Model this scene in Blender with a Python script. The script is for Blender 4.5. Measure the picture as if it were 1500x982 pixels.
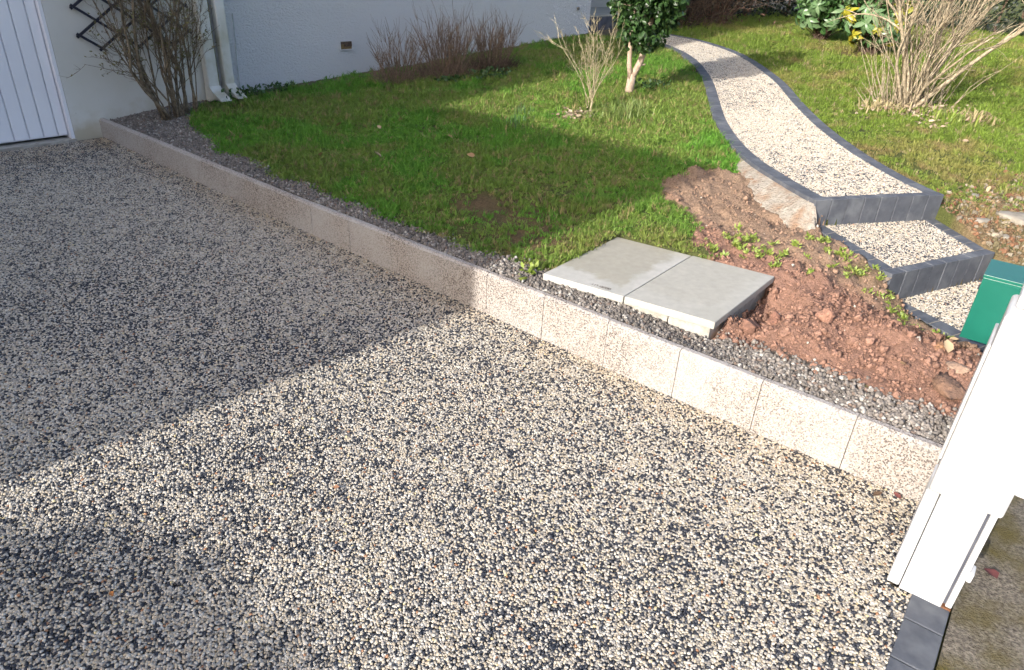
import bpy, math, random
import numpy as np
from mathutils import Matrix, Vector

# ------------------------------------------------------------------ scene, camera, sky, sun
sc = bpy.context.scene
for o in list(bpy.data.objects): bpy.data.objects.remove(o)
COL = sc.collection
R = math.radians
CAMH = 1.95
# X runs along the house wall, Y runs along the kerb towards the garage, Z up
right = Vector((0.623, -0.780, 0.049)); down = Vector((-0.346, -0.332, -0.877)); fwd = Vector((0.701, 0.530, -0.477))
fwd.normalize(); right = (right - fwd * right.dot(fwd)).normalized(); up = right.cross(fwd)
cam = bpy.data.cameras.new('camera'); camo = bpy.data.objects.new('camera', cam); COL.objects.link(camo)
camo.matrix_world = Matrix(((right.x, up.x, -fwd.x, 0), (right.y, up.y, -fwd.y, 0), (right.z, up.z, -fwd.z, CAMH), (0, 0, 0, 1)))
cam.sensor_width = 36; cam.lens = 24.05; cam.clip_start = 0.05; cam.clip_end = 600
sc.camera = camo

SUN_EL = R(23.0); SUN_SLOPE = -0.115          # light travels along (1, SUN_SLOPE)
ld = Vector((math.cos(math.atan(SUN_SLOPE)) * math.cos(SUN_EL), math.sin(math.atan(SUN_SLOPE)) * math.cos(SUN_EL), -math.sin(SUN_EL)))
sun = bpy.data.lights.new('sun', 'SUN'); sun.energy = 2.85; sun.angle = R(0.53); sun.color = (1.0, 0.955, 0.89)
suno = bpy.data.objects.new('sun', sun); COL.objects.link(suno); suno.rotation_euler = ld.to_track_quat('-Z', 'Y').to_euler(); suno.location = (-5, 0, 12)
world = bpy.data.worlds.new('World'); sc.world = world; world.use_nodes = True
wn = world.node_tree.nodes; wl = world.node_tree.links; wn.clear()
sky = wn.new('ShaderNodeTexSky'); sky.sky_type = 'NISHITA'; sky.sun_disc = False; sky.sun_elevation = SUN_EL; sky.air_density = 0.8; sky.dust_density = 4.0; sky.ozone_density = 1.0
td = -ld; sky.sun_rotation = math.atan2(td.x, td.y)
bg = wn.new('ShaderNodeBackground'); bg.inputs['Strength'].default_value = 0.15
wo = wn.new('ShaderNodeOutputWorld'); wl.new(sky.outputs[0], bg.inputs[0]); wl.new(bg.outputs[0], wo.inputs[0])
sc.view_settings.view_transform = 'Standard'; sc.view_settings.look = 'None'; sc.view_settings.gamma = 1.0
sc.view_settings.exposure = 1.35
sc.cycles.use_denoising = True; sc.cycles.use_adaptive_sampling = True; sc.cycles.adaptive_threshold = 0.03
sc.cycles.max_bounces = 4; sc.cycles.diffuse_bounces = 3; sc.cycles.transparent_max_bounces = 4

rng = np.random.default_rng(7)
rnd = random.Random(11)

# ------------------------------------------------------------------ helpers
def sm(x, a, b):
    t = np.clip((x - a) / (b - a), 0, 1); return t * t * (3 - 2 * t)
_perm = rng.random((64, 64))
def vnoise(x, y, s=1.0, k=0):
    x = np.asarray(x, float) * s + 17.3 * k; y = np.asarray(y, float) * s + 9.1 * k
    xi = np.floor(x).astype(int); yi = np.floor(y).astype(int); fx = x - xi; fy = y - yi
    fx = fx * fx * (3 - 2 * fx); fy = fy * fy * (3 - 2 * fy)
    g = lambda a, b: _perm[a % 64, b % 64]
    return (g(xi, yi) * (1 - fx) + g(xi + 1, yi) * fx) * (1 - fy) + (g(xi, yi + 1) * (1 - fx) + g(xi + 1, yi + 1) * fx) * fy
def fbm(x, y, s=1.0, o=3, k=0):
    return sum(vnoise(x, y, s * 2 ** i, k + i) * .5 ** i for i in range(o)) / sum(.5 ** i for i in range(o))
def inpoly(X, Y, poly):
    X = np.asarray(X); Y = np.asarray(Y); c = np.zeros(X.shape, bool); n = len(poly)
    for i in range(n):
        x0, y0 = poly[i]; x1, y1 = poly[(i + 1) % n]
        if y0 == y1: continue
        c ^= ((y0 > Y) != (y1 > Y)) & (X < (x1 - x0) * (Y - y0) / (y1 - y0) + x0)
    return c
def frust(X, Y, Z, m=0.12):
    d = np.stack([X, Y, Z - CAMH], -1); zc = d @ np.array(fwd); xc = d @ np.array(right); yc = d @ np.array(up)
    k = 36 / 24.05 / 2; zc = np.where(zc > .2, zc, 1e-3)
    return (zc > .2) & (np.abs(xc / zc) < k * (1 + m)) & (np.abs(yc / zc) < k * .655 * (1 + m))

class MB:
    def __init__(s): s.v = []; s.f = []
    def add(s, vs, fs):
        n = len(s.v); s.v += [tuple(v) for v in vs]; s.f += [tuple(i + n for i in f) for f in fs]; return s
    def box(s, x0, x1, y0, y1, z0, z1):
        return s.add([(x0,y0,z0),(x1,y0,z0),(x1,y1,z0),(x0,y1,z0),(x0,y0,z1),(x1,y0,z1),(x1,y1,z1),(x0,y1,z1)],
                     [(0,3,2,1),(4,5,6,7),(0,1,5,4),(1,2,6,5),(2,3,7,6),(3,0,4,7)])
    def prism(s, poly, z0, z1):
        n = len(poly); z0 = z0 if hasattr(z0, '__len__') else [z0] * n; z1 = z1 if hasattr(z1, '__len__') else [z1] * n
        vs = [(p[0], p[1], a) for p, a in zip(poly, z0)] + [(p[0], p[1], b) for p, b in zip(poly, z1)]
        return s.add(vs, [tuple(range(n - 1, -1, -1)), tuple(range(n, 2 * n))] + [(i, (i + 1) % n, n + (i + 1) % n, n + i) for i in range(n)])
    def tube(s, pts, rad, n=5):
        pts = [Vector(p) for p in pts]; base = len(s.v); m = len(pts)
        for i, p in enumerate(pts):
            t = (pts[min(i + 1, m - 1)] - pts[max(i - 1, 0)]).normalized()
            a = t.cross(Vector((0.31, 0.17, 0.93)) if abs(t.z) < .9 else Vector((1, 0.1, 0))).normalized(); b = t.cross(a)
            r = rad[i]
            for k in range(n):
                c = math.cos(2 * math.pi * k / n) * r; d = math.sin(2 * math.pi * k / n) * r
                s.v.append((p.x + a.x * c + b.x * d, p.y + a.y * c + b.y * d, p.z + a.z * c + b.z * d))
        for i in range(m - 1):
            for k in range(n):
                s.f.append((base + i * n + k, base + i * n + (k + 1) % n, base + (i + 1) * n + (k + 1) % n, base + (i + 1) * n + k))
        s.f.append(tuple(base + (m - 1) * n + k for k in range(n))); s.f.append(tuple(base + k for k in range(n - 1, -1, -1)))
        return s
    def mesh(s, name, smooth=False):
        me = bpy.data.meshes.new(name); me.from_pydata(s.v, [], s.f); me.update()
        if smooth: me.polygons.foreach_set('use_smooth', [True] * len(me.polygons))
        return me
    def build(s, name, mat, parent=None, smooth=False, bevel=0, seg=2):
        return mkobj(name, s.mesh(name, smooth), mat, parent, bevel, seg)
def mkobj(name, me, mat, parent=None, bevel=0, seg=2):
    o = bpy.data.objects.new(name, me); COL.objects.link(o)
    if mat and not me.materials: me.materials.append(mat)
    if parent: o.parent = parent
    if bevel:
        b = o.modifiers.new('bevel', 'BEVEL'); b.width = bevel; b.segments = seg; b.limit_method = 'ANGLE'; b.angle_limit = R(40)
    return o
def npmesh(name, V, F, smooth=False):
    V = np.asarray(V, np.float32); F = np.asarray(F, np.int32); me = bpy.data.meshes.new(name)
    me.vertices.add(len(V)); me.vertices.foreach_set('co', V.ravel())
    k = F.shape[1]; me.loops.add(F.size); me.loops.foreach_set('vertex_index', F.ravel())
    me.polygons.add(len(F)); me.polygons.foreach_set('loop_start', np.arange(len(F), dtype=np.int32) * k)
    me.polygons.foreach_set('loop_total', np.full(len(F), k, np.int32))
    me.update(calc_edges=True)
    if smooth: me.polygons.foreach_set('use_smooth', np.ones(len(F), bool))
    return me
def setcol(me, col, name='col', domain='POINT'):
    a = me.attributes.new(name, 'FLOAT_COLOR', domain); c = np.ones((len(col), 4), np.float32); c[:, :3] = col; a.data.foreach_set('color', c.ravel())
def tag(o, label=None, cat=None, group=None, kind=None):
    if label: o['label'] = label
    if cat: o['category'] = cat
    if group: o['group'] = group
    if kind: o['kind'] = kind
    return o
def empty(name, loc=(0, 0, 0)):
    o = bpy.data.objects.new(name, None); COL.objects.link(o); o.location = loc; o.empty_display_size = .1; return o

# ------------------------------------------------------------------ materials
class NT:
    def __init__(s, name):
        s.m = bpy.data.materials.new(name); s.m.use_nodes = True; s.t = s.m.node_tree; s.n = s.t.nodes; s.l = s.t.links
        s.p = s.n['Principled BSDF']; s.out = s.n['Material Output']
    def new(s, t, **kw):
        n = s.n.new(t)
        for k, v in kw.items():
            if hasattr(n, k): setattr(n, k, v)
            else: n.inputs[k.replace('_', ' ')].default_value = v
        return n
    def pos(s):
        return s.new('ShaderNodeNewGeometry').outputs['Position']
    def noise(s, scale, detail=4, rough=.55, vec=None, sx=None):
        n = s.new('ShaderNodeTexNoise', Scale=scale, Detail=detail, Roughness=rough); v = vec or s.pos()
        if sx:
            mp = s.new('ShaderNodeMapping'); mp.inputs['Scale'].default_value = sx; s.l.new(v, mp.inputs[0]); v = mp.outputs[0]
        s.l.new(v, n.inputs['Vector']); return n.outputs['Fac']
    def ramp(s, fac, stops):
        r = s.new('ShaderNodeValToRGB'); e = r.color_ramp.elements
        while len(e) < len(stops): e.new(.5)
        for i, (p, c) in enumerate(stops): e[i].position = p; e[i].color = (*c, 1) if len(c) == 3 else c
        s.l.new(fac, r.inputs[0]); return r.outputs[0]
    def mix(s, fac, a, b, mode='MIX'):
        m = s.new('ShaderNodeMix'); m.data_type = 'RGBA'; m.blend_type = mode
        for sock, v in ((m.inputs[0], fac), (m.inputs[6], a), (m.inputs[7], b)):
            if hasattr(v, 'node'): s.l.new(v, sock)
            else: sock.default_value = v if not isinstance(v, tuple) else (*v, 1)
        return m.outputs[2]
    def bump(s, h, strength=.5, dist=.01):
        b = s.new('ShaderNodeBump', Strength=strength, Distance=dist); s.l.new(h, b.inputs['Height']); s.l.new(b.outputs[0], s.p.inputs['Normal']); return b
    def col(s, v): s.l.new(v, s.p.inputs['Base Color'])
    def rough(s, v): s.p.inputs['Roughness'].default_value = v

def m_noise(name, c1, c2, scale=20, rough=.8, bump=.3, bdist=.005, bscale=None, detail=5, lo=.35, hi=.65, c3=None, s3=2.0):
    t = NT(name); c = t.ramp(t.noise(scale, detail), [(lo, c1), (hi, c2)])
    if c3: c = t.mix(t.ramp(t.noise(s3, 4), [(.48, (0, 0, 0)), (.68, (1, 1, 1))]), c, c3)
    t.col(c); t.rough(rough)
    if bump: t.bump(t.noise(bscale or scale * 2, 5), bump, bdist)
    return t.m
def m_attr(name, rough=.6, spec=.4, bump=0, bscale=200, bdist=.002, var=.25, vscale=90, inst=True, trans=0):
    t = NT(name); a = t.new('ShaderNodeAttribute'); a.attribute_name = 'col'; a.attribute_type = 'INSTANCER' if inst else 'GEOMETRY'
    c = a.outputs['Color']
    if var: c = t.mix(1.0, c, t.ramp(t.noise(vscale, 3), [(.3, (1 - var,) * 3), (.7, (1 + var * .6,) * 3)]), 'MULTIPLY')
    t.col(c); t.rough(rough); t.p.inputs['Specular IOR Level'].default_value = spec
    if bump: t.bump(t.noise(bscale, 3), bump, bdist)
    if trans:
        tr = t.new('ShaderNodeBsdfTranslucent'); t.l.new(c, tr.inputs[0]); mx = t.new('ShaderNodeMixShader'); mx.inputs[0].default_value = trans
        t.l.new(t.p.outputs[0], mx.inputs[1]); t.l.new(tr.outputs[0], mx.inputs[2]); t.l.new(mx.outputs[0], t.out.inputs[0])
    return t.m

def m_speckle(name, base, dark, tan, scale=260, bump=.25, c3=None, dk=.2):
    t = NT(name)
    v = t.new('ShaderNodeTexVoronoi', Scale=scale); t.l.new(t.pos(), v.inputs['Vector'])
    sep = t.new('ShaderNodeSeparateColor'); t.l.new(v.outputs['Color'], sep.inputs[0])
    c = t.ramp(sep.outputs[0], [(0, dark), (dk, dark), (dk + .01, tan), (dk + .3, tan), (dk + .34, base), (1, base)])
    if c3: c = t.mix(t.ramp(t.noise(2.3, 5), [(.42, (0, 0, 0)), (.7, (.75, .75, .75))]), c, c3)
    t.col(c); t.rough(.75); t.bump(t.noise(160, 4), bump, .003); return t.m

def m_bed(name, dk=.34):
    t = NT(name); v = t.new('ShaderNodeTexVoronoi', Scale=88.0); t.l.new(t.pos(), v.inputs['Vector'])
    sep = t.new('ShaderNodeSeparateColor'); t.l.new(v.outputs['Color'], sep.inputs[0])
    c = t.ramp(sep.outputs[0], [(0, (.02, .022, .03)), (dk, (.025, .027, .035)), (dk + .02, (.36, .29, .2)), (.75, (.48, .41, .3)), (1, (.55, .5, .4))])
    c = t.mix(1.0, c, t.ramp(v.outputs['Distance'], [(.1, (.6, .6, .6)), (.6, (.16, .15, .14))]), 'MULTIPLY')
    t.col(c); t.rough(.5); b = t.bump(v.outputs['Distance'], .9, .006); b.invert = True; return t.m

M = {}
M['bed'] = m_bed('pebble bed'); M['bed_pale'] = m_bed('pale pebble bed', .2)
M['pebble'] = m_attr('resin bound pebbles', rough=.42, spec=.5, var=.2, vscale=160)
M['gravel'] = m_attr('grey crushed gravel', rough=.85, bump=.4, bscale=120, var=.3)
M['clod'] = m_attr('clay soil clods', rough=.95, spec=.1, bump=.8, bscale=140, bdist=.006, var=.35, vscale=60)
M['grass'] = m_attr('grass blades', rough=.55, spec=.3, var=0, trans=.3)
M['kerb'] = m_speckle('speckled kerb stone', (.385, .348, .315), (.11, .09, .08), (.29, .25, .215), 175, c3=(.40, .38, .36), dk=.22)
M['concrete'] = m_noise('smooth concrete slab', (.36, .34, .29), (.43, .41, .36), 5, .75, .15, .002, 220, c3=(.33, .31, .25), s3=3)
M['block'] = m_noise('rough concrete block', (.30, .28, .24), (.45, .42, .37), 18, .9, .6, .006, 60)
M['haunch'] = m_noise('rough concrete haunching', (.26, .225, .185), (.38, .35, .30), 22, .95, 1.0, .03, 50, c3=(.25, .165, .11), s3=7)
M['paver'] = m_noise('dark slate grey paver', (.058, .064, .078), (.080, .087, .104), 14, .75, .25, .002, 260, c3=(.12, .128, .142), s3=6)
M['plaster'] = m_noise('smooth cream render', (.64, .63, .58), (.71, .70, .65), 3.5, .85, .1, .003, 90, c3=(.6, .585, .5), s3=1.3)
def stucco():
    t = NT('rough white stucco'); n = t.noise(38, 5, .7, sx=(1, 1, 1.5)); t.col(t.mix(t.noise(1.2, 4), (.78, .785, .80), (.84, .84, .85)))
    t.rough(.9); t.bump(n, 1.0, .05); return t.m
M['stucco'] = stucco()
def plaster():
    t = NT('stained cream render'); c = t.mix(t.ramp(t.noise(1.6, 5), [(.4, (0, 0, 0)), (.7, (1, 1, 1))]), (.66, .65, .61), (.60, .59, .53))
    sp = t.new('ShaderNodeSeparateXYZ'); t.l.new(t.pos(), sp.inputs[0]); ma = t.new('ShaderNodeMath'); ma.operation = 'MULTIPLY_ADD'; t.l.new(t.noise(4, 5), ma.inputs[0]); ma.inputs[1].default_value = .9; t.l.new(sp.outputs[2], ma.inputs[2])
    c = t.mix(t.ramp(ma.outputs[0], [(.70, (1, 1, 1)), (1.0, (0, 0, 0))]), c, (.50, .455, .35))
    c = t.mix(t.ramp(t.noise(38, 3), [(.74, (0, 0, 0)), (.78, (.7, .7, .7))]), c, (.25, .22, .16)); t.col(c); t.rough(.85); t.bump(t.noise(70, 5), .2, .004); return t.m
M['plaster'] = plaster()
M['door'] = m_noise('white painted door', (.80, .80, .84), (.83, .83, .86), 3, .45, .05, .001, 40)
M['white'] = m_noise('white painted metal', (.50, .50, .505), (.56, .56, .565), 4, .5, .1, .002, 60, c3=(.43, .42, .40), s3=6)
M['pvc'] = m_noise('aged white pipe', (.66, .64, .58), (.76, .74, .69), 6, .6, .08, .001, 80, c3=(.46, .43, .32), s3=3)
M['olive_brown'] = m_noise('dark olive strip', (.12, .11, .05), (.24, .21, .12), 14, .9, .2, .003)
M['green'] = m_noise('green painted metal', (.006, .105, .073), (.008, .118, .082), 6, .33, .04, .001, 90)
M['navy'] = m_noise('dark navy painted wood', (.012, .014, .028), (.02, .023, .04), 30, .55, .2, .001, 120)
M['slate'] = m_noise('dark grey terrace facing', (.06, .065, .085), (.11, .115, .14), 6, .7, .3, .004, 50)
M['sill'] = m_noise('grey window sill', (.13, .12, .11), (.2, .19, .17), 8, .8)
M['brickdark'] = m_noise('brown vent clay', (.12, .075, .03), (.26, .18, .07), 40, .9, .4, .004)
M['wire'] = m_noise('grey cable', (.42, .43, .42), (.52, .53, .52), 20, .6, 0)
M['roof'] = m_noise('roof tiles', (.10, .09, .09), (.16, .14, .13), 10, .85)
M['asphalt'] = m_noise('mossy worn asphalt', (.05, .04, .03), (.26, .225, .175), 75, .95, 1.0, .012, 110, c3=(.095, .075, .018), s3=4.2, lo=.3, hi=.7)
M['rust'] = m_noise('rusty base', (.13, .05, .02), (.2, .1, .05), 60, .9)
M['earth'] = m_noise('far ground', (.05, .065, .02), (.09, .1, .04), 3, .95)
def m_ground():
    t = NT('garden soil'); a = t.new('ShaderNodeAttribute'); a.attribute_name = 'col'
    c = t.mix(1.0, a.outputs['Color'], t.ramp(t.noise(55, 6, .65), [(.3, (.6, .58, .55)), (.7, (1.25, 1.25, 1.25))]), 'MULTIPLY')
    t.col(c); t.rough(.95); t.p.inputs['Specular IOR Level'].default_value = .15; t.bump(t.noise(70, 7, .7), .9, .02); return t.m
M['soil'] = m_ground()
M['bark_grey'] = m_noise('grey brown bark', (.09, .065, .04), (.25, .195, .13), 30, .9, .6, .004, 110)
M['bark_pale'] = m_noise('pale beige bark', (.17, .135, .085), (.40, .335, .235), 30, .85, .5, .003, 120)
M['bark_straw'] = m_noise('straw coloured twigs', (.27, .22, .125), (.43, .37, .235), 50, .8, .3, .002)
M['bark_pink'] = m_noise('pinkish smooth bark', (.34, .25, .18), (.50, .38, .29), 25, .8, .4, .003, 90)
M['bark_red'] = m_noise('reddish brown twigs', (.11, .07, .047), (.29, .20, .135), 40, .85, .3, .002)
M['bark_dark'] = m_noise('dark brown twigs', (.05, .032, .022), (.13, .085, .06), 40, .9, .3, .002)
def m_leaf(name, c1, c2, rough=.35, trans=.2):
    t = NT(name); oi = t.new('ShaderNodeNewGeometry'); c = t.mix(oi.outputs['Random Per Island'], c1, c2); t.col(c); t.rough(rough)
    tr = t.new('ShaderNodeBsdfTranslucent'); t.l.new(c, tr.inputs[0]); mx = t.new('ShaderNodeMixShader'); mx.inputs[0].default_value = trans
    t.l.new(t.p.outputs[0], mx.inputs[1]); t.l.new(tr.outputs[0], mx.inputs[2]); t.l.new(mx.outputs[0], t.out.inputs[0]); return t.m
def m_leafobj(name, c1, c2, rough=.35, trans=.2):
    t = NT(name); oi = t.new('ShaderNodeObjectInfo'); c = t.mix(oi.outputs['Random'], c1, c2); t.col(c); t.rough(rough)
    tr = t.new('ShaderNodeBsdfTranslucent'); t.l.new(c, tr.inputs[0]); mx = t.new('ShaderNodeMixShader'); mx.inputs[0].default_value = trans
    t.l.new(t.p.outputs[0], mx.inputs[1]); t.l.new(tr.outputs[0], mx.inputs[2]); t.l.new(mx.outputs[0], t.out.inputs[0]); return t.m
M['leaf_cam'] = m_leaf('camellia leaf', (.018, .045, .012), (.05, .11, .028), .42)
M['leaf_camo'] = m_leafobj('camellia leaf single', (.02, .05, .013), (.06, .12, .03), .42)
M['leaf_rho'] = m_leafobj('rhododendron leaf', (.075, .16, .055), (.18, .27, .14), .33)
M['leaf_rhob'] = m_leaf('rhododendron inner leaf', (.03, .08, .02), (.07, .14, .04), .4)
M['leaf_yel'] = m_leafobj('yellowing leaf', (.34, .29, .02), (.24, .26, .03), .4)
M['leaf_hedge'] = m_leaf('shade darkened hedge leaf', (.006, .012, .005), (.016, .028, .010), .5, .1)  # near-black leaf colour stands in for the shade over the far hedges
M['leaf_brown'] = m_leafobj('dead brown leaf', (.30, .17, .08), (.46, .34, .21), .8, .15)
M['leaf_weed'] = m_leaf('weed leaf', (.17, .25, .035), (.30, .36, .08), .5, .3)
M['leaf_dark'] = m_leaf('ground cover leaf', (.03, .07, .015), (.06, .12, .03), .5)
M['blade'] = m_leaf('long grass blade', (.16, .24, .05), (.32, .36, .13), .5, .3)
M['blade_blue'] = m_leaf('bulb shoot', (.08, .17, .06), (.14, .24, .09), .5, .2)
M['dry'] = m_leaf('dry grass', (.30, .24, .12), (.42, .36, .20), .8, .2)
M['stone'] = m_noise('pale flat stone', (.20, .18, .145), (.31, .28, .235), 12, .9, .5, .008, 40)

# ------------------------------------------------------------------ terrain functions
KY = [-.6, 0, 1, 2, 2.55, 4.4, 7.4]; KZ = [.278, .28, .288, .306, .315, .345, .42]
DY = [-6, .9, 1.7, 2.5, 3.4, 4.4, 6.1, 7.3, 9]; DZ = [0, 0, .018, .048, .078, .112, .175, .24, .26]
ktop = lambda y: np.interp(y, KY, KZ)
drive = lambda y: np.interp(y, DY, DZ)
def plane(X, Y):
    Xe = np.minimum(X, 14) + .3 * np.maximum(X - 14, 0); return .28 + .055 * (Xe - 2.95) + .018 * np.clip(Y, -3, 9)
PL = [(5.393,1.336),(5.72,1.70),(6.04,2.07),(6.48,2.45),(7.16,2.91),(7.92,3.32),(9.13,3.96),(10.51,4.89),(11.34,5.85),(11.6,6.7)]
PR = [(6.378,.631),(6.62,.91),(7.03,1.31),(7.44,1.65),(7.94,2.02),(8.74,2.52),(9.64,3.02),(10.4,3.55),(11.17,4.13),(11.76,4.72),(12.36,5.66),(12.5,6.7)]
def smooth_poly(P, n):
    P = np.array(P, float)
    for _ in range(3):
        Q = np.empty((2 * len(P) - 2 + 2, 2)); Q[0] = P[0]; Q[-1] = P[-1]
        Q[1:-1:2] = .75 * P[:-1] + .25 * P[1:]; Q[2:-1:2] = .25 * P[:-1] + .75 * P[1:]; P = Q
    s = np.r_[0, np.cumsum(np.linalg.norm(np.diff(P, axis=0), axis=1))]; u = np.linspace(0, s[-1], n)
    return np.stack([np.interp(u, s, P[:, 0]), np.interp(u, s, P[:, 1])], 1), s[-1]
NST = 121
LO, LL = smooth_poly(PL, NST); RO, RL = smooth_poly(PR, NST)
def offs(P, d):
    t = np.gradient(P, axis=0); t /= np.linalg.norm(t, axis=1)[:, None]; return P + np.stack([t[:, 1], -t[:, 0]], 1) * d
BW = .125
LI = offs(LO, BW); RI = offs(RO, -BW)
FN = np.array([-(PR[0][1]-PL[0][1]), PR[0][0]-PL[0][0]]); FN = FN / np.linalg.norm(FN)
def zpath(X, Y):
    q = plane(X, Y) + .04; s_ = np.maximum((X - PL[0][0]) * FN[0] + (Y - PL[0][1]) * FN[1], 0); w_ = np.exp(-s_ / .9); return q + w_ * (.5 - q)
PZ = zpath(LO[:, 0], LO[:, 1])
PATH_POLY = np.vstack([LO, RO[::-1]])
T2 = [(4.757,.552),(5.784,.09),(6.36,.60),(5.36,1.25)]          # second tread: front-left, front-right, back-right, back-left
T3 = [(4.44,-.10),(5.45,-.55),(5.80,.08),(4.80,.54)]
SLAB = [(3.075,2.12),(3.945,2.13),(4.05,1.08),(3.195,1.09)]
GY = [-.6, -.05, .3, .6, .9, 1.05, 2.18, 2.65, 3.3, 4.1, 4.5, 4.8, 5.2, 5.6, 6.15, 6.6, 6.9, 7.4]
GX = [3.17, 3.20, 3.20, 3.22, 3.22, 3.25, 3.18, 3.12, 3.10, 3.10, 3.15, 3.10, 3.22, 3.16, 3.28, 3.42, 3.6, 4.0]
gravx = lambda y: np.interp(y, GY, GX) + .07 * (fbm(y * 0 + 3, y, 4, 2) - .5)
SOIL = [(3.2,-.1),(3.2,1.3),(3.95,1.3),(4.0,1.48),(4.15,1.72),(4.5,1.80),(4.75,2.05),(4.80,2.28),(5.15,2.45),(5.66,2.38),(5.98,2.05),(5.6,1.36),(5.4,1.1),(4.95,.55),(4.75,-.15)]
def path_mask(X, Y, m=0.0): return inpoly(X, Y, PATH_POLY) | inpoly(X, Y, T2) | inpoly(X, Y, T3)
def ground(X, Y):
    X = np.asarray(X, float); Y = np.asarray(Y, float)
    z = plane(X, Y) - .025 * (1 - sm(X, 2.95, 3.6))
    z = z - .22 * sm(X, 3.6, 4.5) * (1 - sm(Y, .1, 1.3)) * (1 - .6 * sm(X, 5, 6.5))
    z = z - .10 * np.exp(-(((X - 5.1) / .6) ** 2 + ((Y - 1.55) / .6) ** 2))
    z = z + .035 * (fbm(X, Y, .9, 3, 2) - .5) * sm(X, 3.1, 4)
    tt = np.clip(((X - 5.39) * .65 + (Y - 1.34) * .73) / 1.0, -.2, 1.3); dd = np.hypot(X - 5.39 - .65 * tt, Y - 1.34 - .73 * tt); z = z - .06 * np.exp(-(dd / .28) ** 2) * (1 - sm(tt, .8, 1.3))
    z = z - .07 * sm(X, 4.05, 4.5) * (1 - sm(X, 4.9, 5.3)) * (1 - sm(Y, .25, .75))
    z = z - .055 * np.exp(-(((X - 3.18) / .16) ** 2 + ((Y - 1.15) / .34) ** 2))
    return z
def gz(x, y): return float(ground(x, y))

# ------------------------------------------------------------------ setting: ground, street, driveway bed
g = MB().add([(-150,-150,-.06),(250,-150,-.06),(250,250,-.06),(-150,250,-.06)], [(0,1,2,3)]).build('ground', M['earth']); tag(g, kind='structure')
st = MB().add([(-40,-9,-.045),(60,-9,-.045),(60,-.262,-.03),(-40,-.262,-.03)], [(0,1,2,3)]).build('street', M['asphalt']); tag(st, kind='structure')
ny = 40; ys = np.linspace(-.13, 7.62, ny); V = []; F = []
for i, y in enumerate(ys):
    V += [(-9, y, drive(y) - .006), (2.9, y, drive(y) - .006)]
    if i: F.append((2*i-2, 2*i-1, 2*i+1, 2*i))
dw = mkobj('driveway', npmesh('driveway', V, F), M['bed']); tag(dw, kind='structure')

# garden ground: fine grid near, coarse grid far
def ground_cols(X, Y):
    n1 = fbm(X, Y, 1.3, 4, 5); n2 = fbm(X, Y, 6, 3, 8)
    lawn = np.stack([.062 + .05 * n2, .075 + .05 * n2, .022 + .02 * n1], -1)
    soil = np.stack([.225 + .11 * n1, .128 + .07 * n1, .092 + .055 * n1], -1)
    tan = np.stack([.25 + .1 * n2, .19 + .08 * n2, .13 + .05 * n2], -1)
    k = sm(X + .45 * n1 + .25 * (1.2 - Y), 4.55, 5.0)[..., None] * .55; soil = soil * (1 - k) + tan * k
    ms = inpoly(X + .10 * (n2 - .5), Y + .10 * (n1 - .5), SOIL)
    c = np.where(ms[..., None], soil, lawn)
    # dry rubble verge right of the steps
    mr = (X > 4.6) & (Y < .55 - .25 * (X - 5.8)) & (Y > -3) & (X < 7.6)
    kk = (sm(Y, .5, .1) * 0 + mr * sm(n2 + n1, .75, 1.15) * .9)[..., None]
    c = c * (1 - kk) + np.array([.20, .145, .085]) * kk
    # bare patches in the lawn
    for (bx, by, r) in ((3.72, 3.2, .26), (6.35, 4.15, .38), (9.6, 1.4, .75), (13.0, 3.1, .9), (3.9, 2.75, .3), (3.5, 2.5, .35)):
        kk = np.exp(-((X - bx) ** 2 + (Y - by) ** 2) / r ** 2)[..., None]; c = c * (1 - .85 * kk) + np.array([.15, .095, .055]) * .85 * kk
    kw = sm(Y, 6.95, 7.25)[..., None]; c = c * (1 - kw) + np.array([.14, .12, .085]) * kw
    gr = (X < gravx(Y))[..., None]; c = np.where(gr, np.array([.075, .066, .058]), c)
    return c
def grid_mesh(name, xs, ys, rough):
    X, Y = np.meshgrid(xs, ys, indexing='ij'); Z = ground(X, Y)
    if rough:
        ms = inpoly(X, Y, SOIL)
        lump = (fbm(X, Y, 9, 4, 3) - .5) * .085 + (fbm(X, Y, 21, 3, 23) - .5) * .045 + np.maximum(fbm(X, Y, 3.5, 3, 6) - .5, 0) * .16
        edge = np.clip((X - 3.15) / .25, 0, 1)
        Z = Z + ms * lump * edge + (~ms) * (fbm(X, Y, 14, 2, 4) - .5) * .015
        # hollow dug at the right end of the chamber
        Z -= .22 * np.exp(-(((X - 3.74) / .34) ** 2 + ((Y - .99) / .11) ** 2))
        Z += .05 * np.exp(-(((X - 3.75) / .3) ** 2 + ((Y - .45) / .25) ** 2))
        Z -= .10 * inpoly(X, Y, SLAB)
    pm = path_mask(X, Y); Z = np.where(pm, np.minimum(Z - .12, .02 + (X > 5.36) * (Z - .14)), Z)
    Z = np.where(inpoly(X, Y, T2), .16, Z); Z = np.where(inpoly(X, Y, T3), -.02, Z)
    nx, ny = X.shape; idx = np.arange(nx * ny).reshape(nx, ny)
    F = np.stack([idx[:-1, :-1], idx[1:, :-1], idx[1:, 1:], idx[:-1, 1:]], -1).reshape(-1, 4)
    me = npmesh(name, np.stack([X, Y, Z], -1).reshape(-1, 3), F, True); setcol(me, ground_cols(X, Y).reshape(-1, 3)); return me
gg = mkobj('garden_ground', grid_mesh('garden_ground', np.arange(2.955, 7.5001, .0225), np.arange(-.15, 7.46, .0225), True), M['soil']); tag(gg, kind='structure')
fx = np.r_[np.arange(7.4775, 13, .06), np.arange(13, 60, .5)]; fy = np.r_[np.arange(-14, -.2, .4), np.arange(-.15, 7.46, .06), np.arange(7.6, 30, .6)]
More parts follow.
